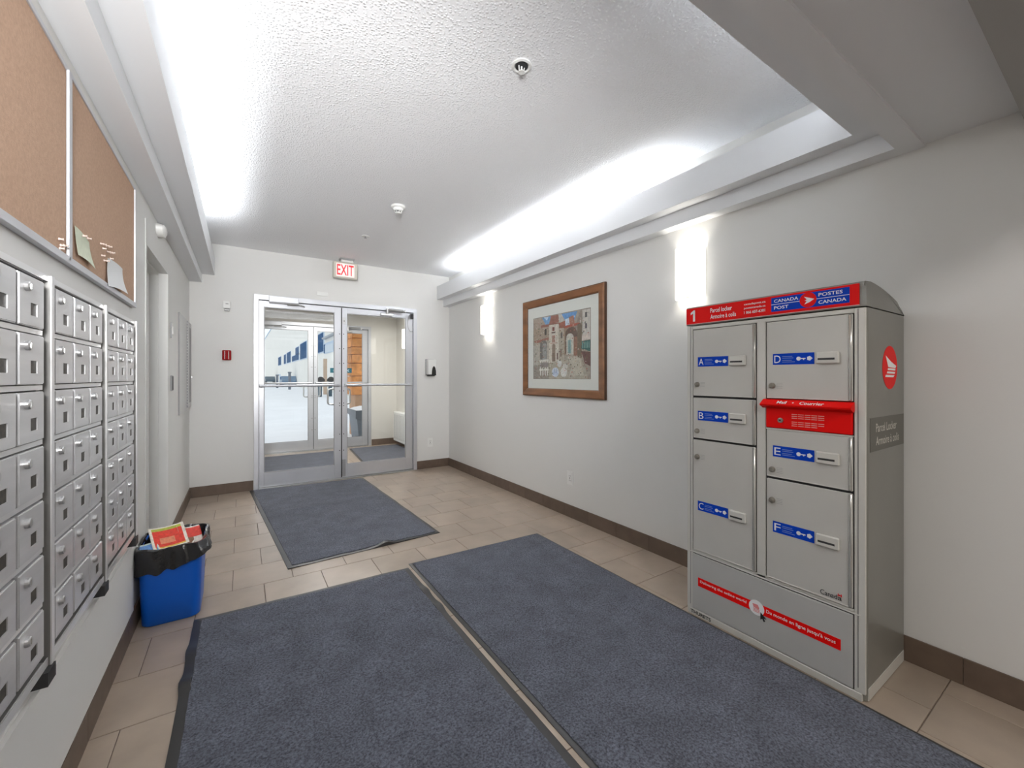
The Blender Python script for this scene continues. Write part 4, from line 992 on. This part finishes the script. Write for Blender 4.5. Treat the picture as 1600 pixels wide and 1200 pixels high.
# stone clad pillar, block by block
pl = thing('stone_pillar', (2.36, 9.55, 0), 'orange stone-clad pillar outside beside the entrance doors', 'pillar')
rnd = random.Random(11)
part('core', TAN, pl, (2.06, 2.70, 9.34, 9.90, -.03, 3.2))
zz = .86
while zz < 3.1:
    hh_ = rnd.choice([.16, .22, .28, .19]); yy0 = 1.985 + rnd.uniform(-.012, .012)
    part('stone_block', BRICK, pl, (yy0, 2.35 + rnd.uniform(-.06, .06), 9.30 + rnd.uniform(-.01, .01), 9.36, zz + .006, zz + hh_ - .006), bev=.008)
    part('stone_block', BRICK, pl, (2.42, 2.74, 9.30 + rnd.uniform(-.01, .01), 9.36, zz + .006, zz + hh_ - .006), bev=.008)
    part('stone_block', BRICK, pl, (1.99 + rnd.uniform(-.01, .01), 2.06, 9.37, 9.93, zz + .006, zz + hh_ - .006), bev=.008)
    zz += hh_
sb = thing('grit_bin', (2.15, 8.72, 0), 'grey plastic grit bin with sloped lid outside the right door', 'bin')
bm = bmesh.new(); prism(bm, [(8.42, -.01), (9.05, -.01), (9.10, .50), (8.38, .46)], 'X', 1.88, 2.60)
for q in bm.verts:
    if q.co.z < .1: q.co.x += .05 if q.co.x < 2.2 else -.05
obj('tub', bm, SALT, sb)
bm = bmesh.new(); prism(bm, [(8.34, .44), (9.12, .50), (9.12, .60), (8.34, .60)], 'X', 1.85, 2.63); obj('lid', bm, mat('grey_lid', (.12, .14, .17, 1), .45), sb)
bm = bmesh.new(); cyl(bm, (1.90, 8.46, .045), .05, .04, 'X', 16); obj('wheel', bm, DARK, sb)
# lumpy snow on the lid
bm = bmesh.new(); gg = {}
for i in range(9):
    for j in range(9):
        a, b = i / 8, j / 8; e_ = min(a, 1 - a, b, 1 - b); yy = 8.36 + .74 * b
        gg[i, j] = bm.verts.new((1.87 + .74 * a, yy, .602 + .055 * min(1, e_ * 5) + .01 * noise.noise(Vector((a * 4, b * 4, 1))) * (e_ > 0)))
for i in range(8):
    for j in range(8): bm.faces.new([gg[i, j], gg[i + 1, j], gg[i + 1, j + 1], gg[i, j + 1]])
o = obj('snow_cap', bm, SNOW, None, smooth=True); tag(o, 'white snow lying on the grit bin lid', 'snow')
# long pale building with blue upper windows
bd = thing('long_building', (7.2, 55, 0), 'long pale building with blue upper windows across the snowy lot', 'building')
FX = 6.2
part('wall', CREAM, bd, (FX, FX + 9, 24, 150, -.03, 13)); part('parapet', PALE, bd, (FX - .15, FX + 9, 24, 150, 13, 13.2))
for (a, b, c, d_) in ((87.2, 93.8, 3.55, 5.05), (77.3, 80.9, 3.5, 5.0), (69.5, 75.4, 3.5, 5.08), (59.1, 62.8, 4.25, 5.15), (59.1, 67.3, 3.5, 4.2), (51.6, 57.5, 3.44, 5.3), (40.2, 43.3, 3.56, 5.25)):
    wn = part('window', PALE, bd, (FX - .06, FX + .02, a - .25, b + .25, c - .1, d_ + .1)); part('pane', BGLASS, wn, (FX - .09, FX - .06, a, b, c, d_))
wn = part('window', PALE, bd, (FX - .06, FX + .02, 35.2, 39.8, 3.3, 4.2)); part('pane', mat('pale_pane', (.45, .55, .66, 1), .3), wn, (FX - .09, FX - .06, 35.4, 39.2, 3.35, 4.0))
part('pane', BGLASS, wn, (FX - .095, FX - .06, 39.2, 39.8, 3.35, 4.1)); part('ledge', mat('grey_ledge', (.35, .38, .42, 1), .6), bd, (FX - .3, FX, 33, 39.5, 4.55, 4.68))
wn = part('doorway', PALE, bd, (FX - .1, FX + .02, 89, 97.4, 0, 1.8)); part('pane', CREAM, wn, (FX - .13, FX - .1, 90.5, 95.5, .2, 1.6))
# parked cars, people-height posts seen far off
def far_car(x, y_, label, m, L_=4.4):
    root = thing('car', (x, y_, 0), label, 'car')
    bm = bmesh.new(); prism(bm, [(y_ - L_ / 2, .30), (y_ + L_ / 2, .30), (y_ + L_ / 2, .75), (y_ + L_ / 2 - .9, .85), (y_ + L_ / 2 - 1.5, 1.35), (y_ - L_ / 2 + .9, 1.38), (y_ - L_ / 2 + .2, .9), (y_ - L_ / 2, .8)], 'X', x - .85, x + .85); obj('body', bm, m, root)
    part('window', BGLASS, root, (x - .86, x + .86, y_ - L_ / 2 + 1.0, y_ + L_ / 2 - 1.6, .92, 1.28))
    for s in (-1, 1):
        for t in (-1, 1): bm = bmesh.new(); cyl(bm, (x + s * .72, y_ + t * 1.35, .29), .32, .28, 'X', 14); obj('wheel', bm, DARK, root)
far_car(5.0, 100, 'small dark car far off at left on the lot', CAR); far_car(5.3, 64, 'far off blue car beside the long building', mat('mid_blue_paint', (.10, .20, .32, 1), .35))
for (x_, y_, lab) in ((4.28, 29.3, 'dark covered planter on the snowy lot, left one of two'), (4.95, 29.6, 'dark covered planter on the snowy lot, right one of two')):
    pt = thing('planter', (x_, y_, -.03), lab, 'planter')
    bm = bmesh.new(); cyl(bm, (x_, y_, .45), .11, .96, 'Z', 12, .13); obj('pot', bm, CAR, pt)
    bm = bmesh.new(); lathe(bm, [(.05, .93), (.26, .97), (.24, 1.12), (.10, 1.26), (.02, 1.28)], (x_ + .04, y_, 0), 'Z', 12); obj('cover', bm, DARK, pt)
o = part('post', POST, None, (5.06, 5.30, 33.0, 33.2, -.03, 2.6)); tag(o, 'tan post standing on the snowy lot behind the cars', 'post')
for (x_, y_, h_, lab) in ((4.15, 48, 1.75, 'slim dark post far off on the lot, taller one'), (3.55, 56, 1.5, 'slim dark post far off on the lot, shorter one')):
    bm = bmesh.new(); cyl(bm, (x_, y_, h_ / 2 - .02), .13, h_, 'Z', 10); cyl(bm, (x_, y_, h_ - .02), .18, .12, 'Z', 10); o = obj('bollard', bm, mat('slate_post', (.12, .15, .2, 1), .6), None); tag(o, lab, 'bollard')
